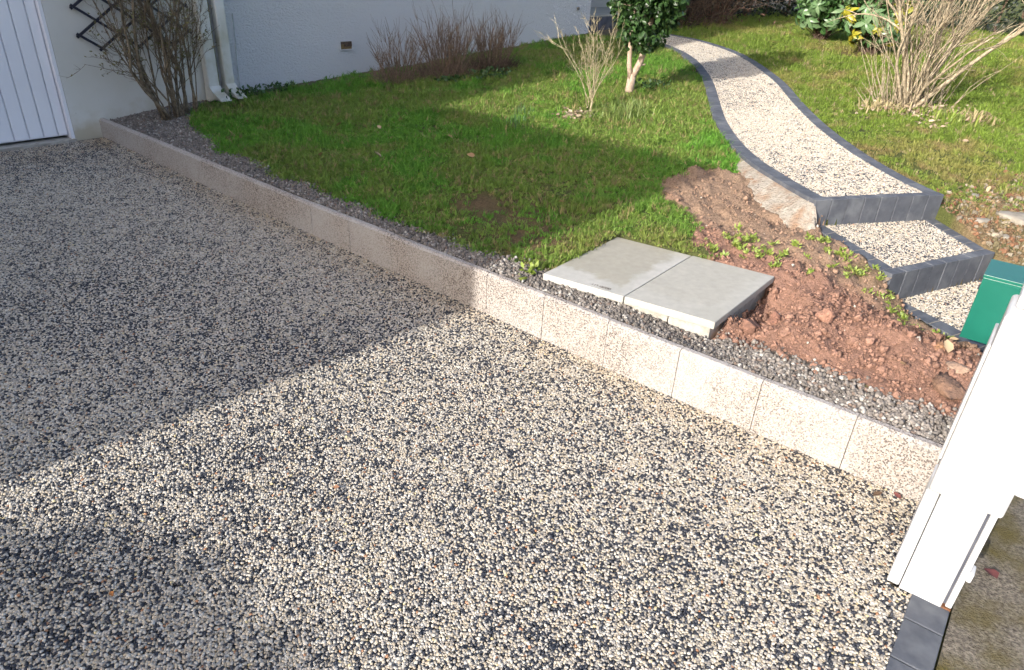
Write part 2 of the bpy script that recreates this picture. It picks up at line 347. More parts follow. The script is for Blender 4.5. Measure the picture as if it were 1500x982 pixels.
gf = mkobj('lawn_ground', grid_mesh('lawn_ground', fx, fy, False), M['soil']); tag(gf, kind='structure')
gr_ = mkobj('verge_ground', grid_mesh('verge_ground', np.arange(4.45, 7.5001, .05), np.arange(-6, -.12, .05), False), M['soil']); tag(gr_, kind='structure')

# ------------------------------------------------------------------ geometry-node scatter
def scatter(name, P, rot, scl, col, idx, protos, parent=None):
    me = bpy.data.meshes.new(name); n = len(P); me.vertices.add(n); me.vertices.foreach_set('co', np.asarray(P, np.float32).ravel())
    a = me.attributes.new('rot', 'FLOAT_VECTOR', 'POINT'); a.data.foreach_set('vector', np.asarray(rot, np.float32).ravel())
    a = me.attributes.new('scl', 'FLOAT_VECTOR', 'POINT'); a.data.foreach_set('vector', np.asarray(scl, np.float32).ravel())
    a = me.attributes.new('idx', 'INT', 'POINT'); a.data.foreach_set('value', np.asarray(idx, np.int32))
    setcol(me, np.asarray(col, np.float32))
    o = bpy.data.objects.new(name, me); COL.objects.link(o)
    if parent: o.parent = parent
    ng = bpy.data.node_groups.new('scatter ' + name, 'GeometryNodeTree')
    ng.interface.new_socket('Geometry', in_out='INPUT', socket_type='NodeSocketGeometry'); ng.interface.new_socket('Geometry', in_out='OUTPUT', socket_type='NodeSocketGeometry')
    N = ng.nodes; L = ng.links; gi = N.new('NodeGroupInput'); go = N.new('NodeGroupOutput'); iop = N.new('GeometryNodeInstanceOnPoints'); jn = N.new('GeometryNodeJoinGeometry')
    for p in protos:
        oi = N.new('GeometryNodeObjectInfo'); oi.inputs['Object'].default_value = p; oi.inputs['As Instance'].default_value = True
        L.new(oi.outputs['Geometry'], jn.inputs[0])
    def na(nm, ty):
        k = N.new('GeometryNodeInputNamedAttribute'); k.data_type = ty; k.inputs['Name'].default_value = nm
        return [s for s in k.outputs if s.enabled][0]
    e2r = N.new('FunctionNodeEulerToRotation'); L.new(na('rot', 'FLOAT_VECTOR'), e2r.inputs[0])
    L.new(gi.outputs[0], iop.inputs['Points']); L.new(jn.outputs[0], iop.inputs['Instance']); iop.inputs['Pick Instance'].default_value = True
    L.new(na('idx', 'INT'), iop.inputs['Instance Index']); L.new(e2r.outputs[0], iop.inputs['Rotation']); L.new(na('scl', 'FLOAT_VECTOR'), iop.inputs['Scale'])
    L.new(iop.outputs[0], go.inputs[0]); o.modifiers.new('scatter', 'NODES').node_group = ng
    return tag(o, kind='stuff')
def proto(me, mat):
    o = bpy.data.objects.new(me.name, me); me.materials.append(mat); return o
def ico(sub, r=1.0):
    t = (1 + 5 ** .5) / 2; V = [(-1,t,0),(1,t,0),(-1,-t,0),(1,-t,0),(0,-1,t),(0,1,t),(0,-1,-t),(0,1,-t),(t,0,-1),(t,0,1),(-t,0,-1),(-t,0,1)]
    F = [(0,11,5),(0,5,1),(0,1,7),(0,7,10),(0,10,11),(1,5,9),(5,11,4),(11,10,2),(10,7,6),(7,1,8),(3,9,4),(3,4,2),(3,2,6),(3,6,8),(3,8,9),(4,9,5),(2,4,11),(6,2,10),(8,6,7),(9,8,1)]
    V = [Vector(v).normalized() for v in V]
    for _ in range(sub):
        c = {}; G = []
        def mid(a, b):
            k = (min(a, b), max(a, b))
            if k not in c: c[k] = len(V); V.append(((V[a] + V[b]) / 2).normalized())
            return c[k]
        for a, b, d in F:
            x, y, z = mid(a, b), mid(b, d), mid(d, a); G += [(a,x,z),(b,y,x),(d,z,y),(x,y,z)]
        F = G
    return np.array([tuple(v) for v in V]) * r, np.array(F)
def rock(name, sub, amp, seed, smooth, ang=False, jit=0):
    V, F = ico(sub); r = np.random.default_rng(seed); k = r.normal(size=(7, 3)); ph = r.random(7) * 6
    d = sum(np.sin(V @ k[i] * 1.7 + ph[i]) for i in range(7)) / 7
    V = V * (1 + amp * d[:, None])
    if jit: V = V * (1 + r.normal(0, jit, len(V))[:, None])
    if ang:
        for _ in range(6):
            n = r.normal(size=3); n /= np.linalg.norm(n); h = .72 + .2 * r.random(); e = np.maximum(V @ n - h, 0); V = V - e[:, None] * n
    return npmesh(name, V, F, smooth)

# ------------------------------------------------------------------ driveway pebbles
def hexpts(x0, x1, y0, y1, s, jit):
    ys = np.arange(y0, y1, s * .866); xs = np.arange(x0, x1, s); X, Y = np.meshgrid(xs, ys); X = X + (np.arange(len(ys)) % 2)[:, None] * s / 2
    X = X.ravel() + rng.normal(0, jit * s, X.size); Y = Y.ravel() + rng.normal(0, jit * s, Y.size); return X, Y
def pebble_cols(X, Y, dark):
    n = len(X); u = rng.random(n); cl = fbm(X, Y, 16, 3, 1) - .5; cl2 = fbm(X, Y, 1.1, 2, 4) - .5
    p = dark + .55 * cl + .32 * cl2; isd = u < p
    pal = np.array([(.45,.395,.315),(.53,.485,.405),(.40,.34,.255),(.49,.455,.395),(.36,.33,.29),(.44,.375,.285)])
    c = pal[rng.integers(0, len(pal), n)] * (.78 + .42 * rng.random(n))[:, None]
    d = np.array([(.018,.02,.028),(.03,.033,.043),(.045,.047,.055)])[rng.integers(0, 3, n)]
    c = np.where(isd[:, None], d, c)
    r = rng.random(n); c = np.where((r < .008)[:, None], (.33,.17,.09), c); c = np.where(((r > .02) & (r < .026))[:, None], (.52,.43,.24), c); c = np.where(((r > .04) & (r < .1))[:, None], (.24,.215,.185), c)
    brown = (sm(X, 2.55, 2.9) * (Y < 7.4) * (X < 2.95) * .25 + sm(Y, 6.3, 7.3) * .4) * sm(fbm(X, Y, 5, 3, 17), .35, .6)
    c = c * (1 - brown[:, None]) + c * np.array([.86, .70, .50]) * brown[:, None]
    return c
PEB = [proto(rock('pebble%d' % i, 1, .35, i, True), M['pebble']) for i in range(4)]
def pebbles(name, X, Y, Z, dark, parent, s=.0054):
    n = len(X); rot = np.stack([rng.normal(0, .3, n), rng.normal(0, .3, n), rng.random(n) * 6.28], 1)
    k = s * (.82 + .42 * rng.random(n)); scl = np.stack([k * (1 + .4 * rng.random(n)), k * (.8 + .3 * rng.random(n)), k * .72], 1)
    return scatter(name, np.stack([X, Y, Z - .001 + rng.normal(0, .0013, n)], 1), rot, scl, pebble_cols(X, Y, dark), rng.integers(0, 4, n), PEB, parent)
X, Y = hexpts(-.6, 2.905, -.125, 7.36, .0095, .18)
Z = drive(Y); k = frust(X, Y, Z, .07) & ((Y > .0) | (X < 2.33) | (X > 2.33) & (Y > -.05)); X, Y, Z = X[k], Y[k], Z[k]
pb = pebbles('pebbles', X, Y, Z, .345, dw)

# ------------------------------------------------------------------ kerb edging
kerb = empty('kerb_edging', (2.93, 3.6, .2)); tag(kerb, 'long speckled cream stone kerb between pebble driveway and gravel strip', 'kerb')
yj = [-.053]; y = .287
while y < 7.41: yj.append(y); y += .424
yj.append(7.408)
for i in range(len(yj) - 1):
    a, b = yj[i] + .0015, yj[i + 1] - .0015; ox = rnd.uniform(-.0015, .0015); dz = rnd.uniform(-.0015, .0015)
    prof = [(2.905,0),(2.905,.985),(2.921,1.0),(2.951,1.0),(2.958,.97),(2.958,0)]; V = []
    for yy in (a, b):
        z0 = drive(yy) - .12; z1 = ktop(yy) + dz
        V += [(px + ox - kerb.location.x, yy - kerb.location.y, (z0 if f == 0 else z1 - (1 - f) * .9) - kerb.location.z) for px, f in prof]
    MB().add(V, [(0,1,2,3,4,5), (11,10,9,8,7,6)] + [(k, 6 + k, 6 + (k + 1) % 6, (k + 1) % 6) for k in range(6)]).build('kerb_stone', M['kerb'], kerb)

# ------------------------------------------------------------------ paver band at the street
band = empty('driveway_edging', (1.2, -.18, 0)); tag(band, kind='structure')
x = -3.0
while x < 2.5:
    MB().box(x + .0015 - 1.2, x + .197 - 1.2, -.252 + .18, -.128 + .18, -.16, .004 + rnd.uniform(-.001, .001)).build('paver', M['paver'], band, bevel=.004); x += .2

# ------------------------------------------------------------------ garden path and steps
path = empty('path', (0, 0, 0)); tag(path, kind='structure')
bedV = []; bedF = []
for i in range(NST):
    for j in range(7):
        q = LI[i] * (1 - j / 6) + RI[i] * (j / 6); bedV.append((*q, float(zpath(*q)) - .007))
        if i and j: bedF.append(((i-1)*7+j-1, (i-1)*7+j, i*7+j, i*7+j-1))
mkobj('path_bed', npmesh('path_bed', bedV, bedF), M['bed_pale'], path)
def border(outer, inner, length, parent, z, plen=.205, gap=.003):
    n = max(1, round(length / plen)); N_ = len(outer) - 1
    for k in range(n):
        a = k / n * N_ + gap * N_ / length; b = (k + 1) / n * N_ - gap * N_ / length; us = np.linspace(a, b, 3); ii = np.arange(N_ + 1)
        f = lambda P, u: (np.interp(u, ii, P[:, 0]), np.interp(u, ii, P[:, 1]))
        poly = [f(outer, u) for u in us] + [f(inner, u) for u in us[::-1]]
        zz = [(float(z(*pt)) if callable(z) else float(z[0])) + .006 for pt in poly]
        m = MB(); m.prism(poly, [q - .16 for q in zz], zz)
        if (poly[1][0]-poly[0][0])*(poly[-1][1]-poly[0][1])-(poly[1][1]-poly[0][1])*(poly[-1][0]-poly[0][0]) < 0: m.f = [t[::-1] for t in m.f]
        m.build('paver', M['paver'], parent, bevel=.004)
border(LO, LI, LL, path, zpath); border(RO, RI, RL, path, zpath)
def riser(p, q, z0, z1, n, parent, th=.075):
    p = np.array(p); q = np.array(q); d = (q - p); L_ = np.linalg.norm(d); d /= L_; nn = np.array([-d[1], d[0]])   # nn points to the back
    for k in range(n):
        a = p + d * (L_ * k / n + .002); b = p + d * (L_ * (k + 1) / n - .002); j = nn * rnd.uniform(-.002, .002); dz = rnd.uniform(-.002, .002)
        poly = [a + j, b + j, b + nn * th + j, a + nn * th + j]
        MB().prism([tuple(v) for v in poly], z0, z1 + dz).build('riser_paver', M['paver'], parent, bevel=.005)
nb = np.array([-(PR[0][1]-PL[0][1]), PR[0][0]-PL[0][0]]); nb = nb / np.linalg.norm(nb)
fo = np.array(PL[0]) - nb * .078; fr = np.array(PR[0]) - nb * .078
riser(fo, fr, .2, .508, 8, path)
def lerp(a, b, t): return (a[0] + (b[0] - a[0]) * t, a[1] + (b[1] - a[1]) * t)
def side_pts(a, b, n=9): return np.array([lerp(a, b, i / (n - 1)) for i in range(n)])
def tread(name, C, z, nris, zr):
    t = empty(name); tag(t, kind='structure'); fl, f_r, br, bl = [np.array(c) for c in C]
    d = (f_r - fl) / np.linalg.norm(f_r - fl); nn = np.array([-d[1], d[0]])
    l0 = side_pts(fl + nn * .08, bl); r0 = side_pts(f_r + nn * .08, br)
    li = l0 + d * .115; ri = r0 - d * .115
    zz = np.full(9, z)
    border(l0, li, np.linalg.norm(bl - fl), t, zz, .17, .005); border(r0, ri, np.linalg.norm(br - f_r), t, zz, .17, .005)
    for A_, B_ in ((l0, li), (r0, ri)): MB().add([(*A_[0], z + .0025), (*B_[0], z + .0025), (*B_[-1], z + .0025), (*A_[-1], z + .0025)], [(0,1,2,3)]).build('mortar', M['stone'], t)
    MB().add([(*li[0], z - .006), (*ri[0], z - .006), (*ri[-1], z - .006), (*li[-1], z - .006)], [(0,1,2,3)]).build('step_bed', M['bed_pale'], t)
    if nris: riser(fl, f_r, zr, z + .008, nris, t)
    poly = [tuple(li[0]), tuple(ri[0]), tuple(ri[-1]), tuple(li[-1])]
    X, Y = hexpts(min(p[0] for p in poly), max(p[0] for p in poly), min(p[1] for p in poly), max(p[1] for p in poly), .0104, .17)
    k = inpoly(X, Y, poly); pebbles('pebbles', X[k], Y[k], np.full(k.sum(), z), .17, t)
tread('upper_step', T2, .30, 8, .0)
tread('lower_step', T3, .10, 0, 0)
IN_POLY = np.vstack([LI, RI[::-1]])
X, Y = hexpts(5.3, 12.6, .5, 6.8, .0122, .17); k = inpoly(X, Y, IN_POLY); X, Y = X[k], Y[k]
Zp = zpath(X, Y)
k = frust(X, Y, Zp, .15); pebbles('pebbles', X[k], Y[k], Zp[k], .15, path, .0068)
# concrete haunching along the left of the path
hv = []; hf = []; hn = 34; rows = 9
tang = np.gradient(LO, axis=0); tang /= np.linalg.norm(tang, axis=1)[:, None]; outn = np.stack([-tang[:, 1], tang[:, 0]], 1)
HB = np.vstack([[fo - FN * .10, fo - FN * .045, fo + FN * .01], LO]); outn = np.vstack([np.repeat(outn[:1], 3, 0), outn]); PZ = np.r_[[.27, .41, .5], PZ]
for i in range(hn):
    p = HB[i]; w = (.20 * (1 - sm(i, 10, 33)) + .03) * (1 + .35 * (vnoise(i * .5, 3.1) - .5))
    for j in range(rows):
        q = p + outn[i] * (w * j / (rows - 1) - .01); g0 = gz(*q); t = j / (rows - 1)
        z = (PZ[i] - .02) * (1 - t ** 1.2) + (g0 - .05) * t ** 1.2 + .03 * (fbm(q[0], q[1], 22, 2) - .5) * t
        hv.append((*q, z))
        if i and j: hf.append(((i-1)*rows+j-1, (i-1)*rows+j, i*rows+j, i*rows+j-1))
n0 = len(hv); hv += [(v[0], v[1], .08) for v in hv[:rows]]; hf += [(j, j + 1, n0 + j + 1, n0 + j) for j in range(rows - 1)]
hh = mkobj('path_haunching', npmesh('path_haunching', hv, hf, True), M['haunch']); tag(hh, kind='structure')
# haunch skirt under the left end of the top riser and beside the upper step
hv = []; hf = []
for i in range(14):
    t = i / 13; p = np.array(lerp((5.33, 1.30), T2[0], t)); n_ = np.array([-.72, .68]); w = .07 + .05 * vnoise(i * .7, 1.3)
    for j in range(4):
        q = p + n_ * (w * j / 3 - .005); z = (.285 if t > .08 else .4) * (1 - j / 3) + (gz(*q) - .01) * (j / 3); hv.append((*q, z))
        if i and j: hf.append(((i-1)*4+j-1, (i-1)*4+j, i*4+j, i*4+j-1))
hs = mkobj('step_haunching', npmesh('step_haunching', hv, hf, True), M['haunch']); tag(hs, kind='structure')

# ------------------------------------------------------------------ house
house = empty('house', (7, 7.41, 0)); tag(house, 'white rendered house with garage door and stucco wall behind the lawn', 'house')
def hpart(name, mb, mat, par=None, **k):
    par = par or house
    off = Vector(house.location); mb.v = [(v[0] - off.x, v[1] - off.y, v[2] - off.z) for v in mb.v]; return mb.build(name, mat, par, **k)
hpart('smooth_wall', MB().box(2.66, 4.20, 7.41, 7.75, -.1, 6.3), M['plaster'])
hpart('stucco_wall', MB().box(4.20, 11.6, 7.405, 7.75, -.1, 6.3), M['stucco'])
hpart('lintel_wall', MB().box(.10, 2.66, 7.41, 7.75, 2.45, 6.3), M['plaster'])
hpart('left_wall', MB().box(-6, .10, 7.41, 7.75, -.1, 6.3), M['plaster'])
hpart('end_wall', MB().box(11.3, 11.597, 7.75, 14, -.1, 6.3), M['stucco'])
hpart('rear_wall', MB().box(-8, 11.6, 13.7, 14.0, -.1, 6.3), M['stucco'])
hpart('gable_wall', MB().box(-8, -7.7, 7.4, 13.7, -.1, 6.3), M['stucco'])
hpart('recessed_wall', MB().box(11.6, 19, 9.2, 9.5, 0, 6.3), M['plaster'])
rf = hpart('roof', MB().add([(-8.4,6.95,6.3),(12,6.95,6.3),(12,14.4,6.3),(-8.4,14.4,6.3),(-8.4,6.95,6.42),(12,6.95,6.42),(12,14.4,6.42),(-8.4,14.4,6.42),(-8.4,10.7,7.7),(12,10.7,7.7)],
      [(3,2,1,0),(0,1,5,4),(2,3,7,6),(4,5,9,8),(6,7,8,9),(1,2,6,9,5),(3,0,4,8,7)]), M['roof'])
hpart('shade_wing_wall', MB().box(-6.5, -6.0, 3.58, 7.405, -.1, 5.42), M['plaster'])  # unseen wing, kept thin so its shadow edge falls across driveway and lawn
hpart('shade_wing_rear', MB().box(-12, -6.505, 5.2, 7.405, -.1, 5.3), M['plaster'])
hpart('shade_wing_roof', MB().box(-6.52, -5.98, 3.56, 7.4, 5.421, 5.52), M['roof'])
# garage door with vertical panels
dr = hpart('garage_door', MB().box(.12, 2.64, 7.485, 7.53, .285, 2.44), M['door'])
x = 2.625; w = .088
while x > .15:
    a = max(x - w, .13); pz = rnd.uniform(0, .001)
    hpart('door_panel', MB().box(a + .006, x - .006, 7.465 + pz, 7.487, .293 + rnd.uniform(0, .004), 2.43), M['door'], dr, bevel=.004); x = a; w = .122
hpart('door_jamb', MB().box(2.629, 2.657, 7.412, 7.6, .2, 2.45), M['door'])
hpart('threshold', MB().box(.1, 2.655, 7.37, 7.62, .1, .262), M['block'])
# downpipes with kicked-out shoes
for (xa, xb, zb) in ((4.035, 4.165, .53), (4.235, 4.35, .54)):
    pp = hpart('downpipe', MB().box(xa, xb, 7.30, 7.392, zb, 5.9), M['pvc'], bevel=.02, seg=3)
    y0 = 7.33
    prof = [(7.392, zb + .10), (7.30, zb + .10), (7.25, zb + .05), (7.10, zb - .02), (7.095, zb - .03), (7.22, zb - .02), (7.33, zb - .06), (7.392, zb - .06)]
    V = [(xa + .002, py, pz) for py, pz in prof] + [(xb - .002, py, pz) for py, pz in prof]; n = len(prof)
    hpart('outlet_shoe', MB().add(V, [tuple(range(n)), tuple(range(2 * n - 1, n - 1, -1))] + [(i, n + i, n + (i + 1) % n, (i + 1) % n) for i in range(n)]), M['pvc'], pp)
hpart('olive_strip', MB().box(4.168, 4.2, 7.36, 7.404, .42, 5.9), M['olive_brown'])  # dark olive strip set between the two downpipes
pts = [(4.478, 7.39, 1.33), (4.474, 7.392, 1.1), (4.455, 7.39, .8), (4.45, 7.392, .46)]
hpart('cable', MB().tube(pts, [.006] * 4, 6), M['wire'])
vt = hpart('air_vent', MB().box(5.905, 6.085, 7.400, 7.41, .895, .975), M['brickdark'])
hpart('vent_frame', MB().box(5.89, 6.10, 7.392, 7.404, .883, .896).box(5.89, 5.906, 7.392, 7.404, .896, .985).box(6.083, 6.10, 7.392, 7.404, .896, .985), M['stucco'], vt)
hpart('vent_louvre', MB().box(5.907, 6.083, 7.396, 7.402, .955, .985).box(5.97, 6.083, 7.393, 7.402, .925, .97), M['bark_dark'], vt)
sl = hpart('window_sill', MB().box(13.3, 15.2, 9.0, 9.25, 1.62, 1.70), M['sill'], bevel=.01)
hpart('wall_fitting', MB().box(11.15, 11.2, 7.37, 7.404, 1.28, 1.33), M['sill'], bevel=.008)
# grey faced terrace at the corner of the house
ter = empty('terrace', (12.6, 8.2, .9)); tag(ter, 'low dark grey faced terrace at the far corner of the house', 'terrace')
def tpart(name, mb, mat, par=ter, **k):
    mb.v = [(v[0] - 12.6, v[1] - 8.2, v[2] - .9) for v in mb.v]; return mb.build(name, mat, par, **k)
tpart('terrace_core', MB().box(11.62, 15.4, 7.5, 9.18, .3, 1.14), M['block'])
for i in range(9):
    tpart('facing_panel', MB().box(11.62 + i * .42 + .004, 11.62 + (i + 1) * .42 - .004, 7.455, 7.498, .6, 1.15), M['slate'], bevel=.005)
tpart('terrace_top', MB().box(11.64, 15.4, 7.5, 9.18, 1.143, 1.17), M['concrete'], bevel=.005)

# trellis: expanding lattice of navy laths
tr = empty('trellis', (3.4, 7.36, 1.5)); tag(tr, 'dark navy diamond trellis on the cream wall behind the climbing shrub', 'trellis')
ang = math.atan2(.12, .175)
def lath(x0, z0, x1, z1, y):
    dx, dz = x1 - x0, z1 - z0; L_ = math.hypot(dx, dz); ux, uz = dx / L_, dz / L_; nx, nz = -uz, ux; w = .011; ex = .03
    a = (x0 - ux * ex, z0 - uz * ex); b = (x1 + ux * ex, z1 + uz * ex)
    P = [(a[0]+nx*w, a[1]+nz*w), (a[0]-nx*w, a[1]-nz*w), (b[0]-nx*w, b[1]-nz*w), (b[0]+nx*w, b[1]+nz*w)]
    V = [(px - 3.4, yy - 7.36, pz - 1.5) for yy in (y, y + .012) for px, pz in P]
    MB().add(V, [(0,1,2,3),(7,6,5,4),(0,4,5,1),(1,5,6,2),(2,6,7,3),(3,7,4,0)]).build('lath', M['navy'], tr)
xl, xr, zb_, zt = 2.89, 4.0, 1.05, 2.4
for k in range(0, 13):                               # falling to the right
    z0 = 1.17 + k * .24; n = 0; x0, z = xl, z0
    x1 = x0; zz = z0
    while x1 + .175 <= xr + .1 and zz - .12 >= zb_ - .001: x1 += .175; zz -= .12
    if x1 > x0 and z0 < zt + .8:
        s0 = max(0, math.ceil((z0 - zt) / .12)); lath(x0 + .175 * s0, z0 - .12 * s0, x1, zz, 7.345)
for k in range(-5, 12):                              # rising to the right
    z0 = 1.17 + k * .24; s0 = 0
    while z0 + .12 * s0 < zb_ - .001: s0 += 1
    s1 = min(6, int((zt - z0) / .12 + .001))
    if s1 > s0: lath(xl + .175 * s0, z0 + .12 * s0, xl + .175 * s1, z0 + .12 * s1, 7.359)
lath_n = MB()
for k in range(4):
    z = 1.17 + .24 * k; V = MB().tube([(xl - 3.4, -.02, z - 1.5), (xl - 3.4, .046, z - 1.5)], [.014, .014], 8); V.build('spacer', M['navy'], tr)

# ------------------------------------------------------------------ inspection chamber and slabs
ch = empty('inspection_chamber', (3.56, 1.6, .2)); tag(ch, 'rough concrete chamber blocks under the two square cover slabs', 'chamber')
def on_slab(u, v):                                   # u along Y (0 = far/left end), v along X
    a = lerp(SLAB[0], SLAB[3], u); b = lerp(SLAB[1], SLAB[2], u); return lerp(a, b, v)
def cpart(name, u0, u1, v0, v1, z0, z1, mat, bevel):
    poly = [on_slab(u0, v0), on_slab(u1, v0), on_slab(u1, v1), on_slab(u0, v1)]
    MB().prism([(p[0] - 3.56, p[1] - 1.6) for p in poly], z0 - .2, z1 - .2).build(name, mat, ch, bevel=bevel)
for (u0, u1) in ((.03, .38), (.385, .745), (.75, .975)):
    cpart('concrete_block', u0, u1, .025, .16, .02, .302, M['block'], .006)
    cpart('concrete_block', u0, u1, .84, .975, .02, .302, M['block'], .006)
for (v0, v1) in ((.165, .5), (.505, .835)):
    cpart('concrete_block', .86, .975, v0, v1, .02, .302, M['block'], .006)
    cpart('concrete_block', .03, .14, v0, v1, .02, .302, M['block'], .006)
def slab(u0, u1, dz, label, mat):
    poly = [on_slab(u0, 0), on_slab(u1, 0), on_slab(u1, 1), on_slab(u0, 1)]; c = on_slab((u0 + u1) / 2, .5)
    o = MB().prism([(p[0] - c[0], p[1] - c[1]) for p in poly], -.044, 0).build('cover_slab', mat, None, bevel=.005); o.location = (c[0], c[1], .350 + dz)
    return tag(o, label, 'slab', 'concrete cover slabs on the chamber')
def m_slab(name, wet_amt, base):
    t = NT(name); tc = t.new('ShaderNodeTexCoord'); sp = t.new('ShaderNodeSeparateXYZ'); t.l.new(tc.outputs['Generated'], sp.inputs[0])
    def mth(op, a, b=None):
        n = t.new('ShaderNodeMath'); n.operation = op
        for i, v in enumerate((a, b)):
            if v is None: continue
            if hasattr(v, 'node'): t.l.new(v, n.inputs[i])
            else: n.inputs[i].default_value = v
        return n.outputs[0]
    nz = mth('MULTIPLY', mth('SUBTRACT', t.noise(7, 4), .5), .55)
    dx = mth('SUBTRACT', sp.outputs[0], .17); dy = mth('SUBTRACT', sp.outputs[1], .14); dy2 = mth('MULTIPLY', mth('SUBTRACT', 1.08, sp.outputs[1]), 1.0)
    wet = mth('ADD', mth('MINIMUM', mth('MINIMUM', dx, dy), dy2), mth('MULTIPLY', nz, .7)); wet = t.ramp(wet, [(.0, (0, 0, 0)), (.07, (wet_amt,) * 3)])
    c = t.mix(wet, base, (.33, .305, .245)); c = t.mix(1.0, c, t.ramp(t.noise(22, 6, .65), [(.3, (.88, .88, .88)), (.7, (1.08, 1.08, 1.08))]), 'MULTIPLY')
    c = t.mix(t.ramp(t.noise(3.1, 5), [(.5, (0, 0, 0)), (.75, (.5, .5, .5))]), c, (.30, .29, .24))
    t.col(c); t.rough(.6); t.bump(t.noise(240, 4), .15, .002); return t.m
M['slab'] = m_slab('stained concrete slab', .95, (.43, .415, .375)); M['slab_clean'] = m_slab('clean concrete slab', .35, (.395, .38, .335))
s1 = slab(0, .497, 0, 'stained concrete cover slab nearer the house, with stamped figures on its edge', M['slab'])
s2 = slab(.503, 1.0, .002, 'clean grey concrete cover slab beside the loose red soil', M['slab_clean'])
# stamped figures along the front edge of the first slab
def digits(txt, parent, p0, dirx, size):
    seg7 = {'1': 'bc', '7': 'abc', '2': 'abged', '3': 'abgcd', '0': 'abcdef', '4': 'fgbc', '8': 'abcdefg', '|': 'bc'}
    m = MB(); u = Vector(dirx).normalized(); n = Vector((-u.y, u.x, 0)); w = size * .5
    L = {'a': ((0,1),(1,1)), 'b': ((1,1),(1,.5)), 'c': ((1,.5),(1,0)), 'd': ((0,0),(1,0)), 'e': ((0,.5),(0,0)), 'f': ((0,1),(0,.5)), 'g': ((0,.5),(1,.5))}
    x = 0
    for chx in txt:
        for s in seg7.get(chx, ''):
            (ax, ay), (bx, by) = L[s]; a = Vector(p0) + u * (x + ax * w) + n * ay * size; b = Vector(p0) + u * (x + bx * w) + n * by * size
            d = (b - a).normalized(); q = Vector((-d.y, d.x, 0)) * .0016
            m.add([a + q, a - q, b - q, b + q], [(0, 1, 2, 3)])
        x += w * (1.5 if chx not in '|1' else 1.4)
    m.f = [f[::-1] for f in m.f] if False else m.f
    o = m.build('stamped_figures', M['bark_dark'], parent); return o
c1 = s1.location
da = on_slab(.28, .035); db = on_slab(.42, .035)
digits('11713200', s1, (da[0] - c1.x, da[1] - c1.y, .0012), (db[0] - da[0], db[1] - da[1], 0), .022)

# ------------------------------------------------------------------ gate post, boundary wall, letterbox
gp = empty('gate_post', (2.43, -.15, 0)); tag(gp, 'white painted gate post with wider upper box, at the end of the kerb', 'gate post')
def ppart(name, mb, mat, **k):
    mb.v = [(v[0] - 2.43, v[1] + .15, v[2]) for v in mb.v]; return mb.build(name, mat, gp, **k)
ppart('shaft', MB().box(2.331, 2.53, -.222, -.084, .0, 1.10), M['white'], bevel=.004)
ppart('side_profile', MB().box(2.334, 2.52, -.0815, -.040, .006, .447), M['white'], bevel=.006)
ppart('upper_box', MB().box(2.322, 2.54, -.262, -.046, .45, 1.118), M['white'], bevel=.012, seg=3)
ppart('box_flange', MB().box(2.36, 2.56, -.0455, -.036, .56, 1.0), M['white'], bevel=.003)
ppart('hinge_strip', MB().box(2.337, 2.46, -.252, -.2315, .012, .45), M['white'], bevel=.004)
ppart('groove', MB().box(2.352, 2.46, -.2312, -.2222, .012, .45), M['slate'])
ppart('hinge_bracket', MB().box(2.345, 2.40, -.268, -.2525, .145, .188), M['white'], bevel=.005)
ppart('shade_plate', MB().box(2.36, 2.44, -.45, -.2625, .53, 1.02), M['white'], bevel=.008)  # plate end extended out of view to throw shade on the street
ppart('cap', MB().box(2.40, 2.6, -.25, -.062, 1.119, 1.16), M['white'], bevel=.008)
ppart('rusty_foot', MB().box(2.332, 2.45, -.252, -.2225, .0, .0115), M['rust'])
bw = MB().box(2.56, 4.18, -.24, -.075, -.1, .33).build('boundary_wall', M['stucco']); tag(bw, 'low white boundary wall behind the white gate post', 'wall')
lb = empty('letterbox', (4.35, -.09, .25)); tag(lb, 'green metal letterbox with flat lid beside the lowest step', 'letterbox')
def lpart(name, mb, mat, par=lb, **k):
    mb.v = [(v[0] - 4.35, v[1] + .09, v[2] - .25) for v in mb.v]; return mb.build(name, mat, par, **k)
lpart('body', MB().box(4.2, 4.50, -.25, .073, .256, .612), M['green'], bevel=.002)
lid = lpart('lid', MB().box(4.197, 4.505, -.253, .076, .6122, .630), M['green'], bevel=.002)
lpart('post', MB().box(4.30, 4.36, -.18, -.12, -.05, .255), M['green'])

# ------------------------------------------------------------------ gravel, soil clods
GR = [proto(rock('gravel%d' % i, 1, .3, 20 + i, False, True, .12), M['gravel']) for i in range(4)]
X, Y = hexpts(2.955, 4.1, -.1, 7.38, .0135, .28); gx = gravx(Y) + rng.normal(0, .035, len(Y))
k = (X < gx) & ~inpoly(X, Y, SLAB) & (X > 2.968) & frust(X, Y, ground(X, Y), .15); X, Y = X[k], Y[k]; n = len(X)
n1 = fbm(X, Y, 5, 2, 3); base = np.array([.175, .155, .138]) * (.55 + .75 * rng.random(n))[:, None] * (.8 + .4 * n1)[:, None]
lit = rng.random(n); base = np.where((lit < .09)[:, None], np.array([.34, .32, .29]), base); base = np.where(((lit > .1) & (lit < .16))[:, None], np.array([.17, .125, .10]), base)
base = base * (1 + .25 * sm(-Y, -1.0, -.2))[:, None]
kz = .0092 * (.65 + .85 * rng.random(n) ** 1.5); scl = np.stack([kz * (1 + .3 * rng.random(n)), kz, kz * .75], 1)
gv = scatter('gravel', np.stack([X, Y, ground(X, Y) + .004 + rng.normal(0, .004, n)], 1), rng.random((n, 3)) * 6.28, scl, base, rng.integers(0, 4, n), GR)
tag(gv, 'grey crushed gravel strip behind the kerb', 'gravel')
CL = [proto(rock('clod%d' % i, 2, .6, 40 + i, False, True, .10), M['clod']) for i in range(5)]
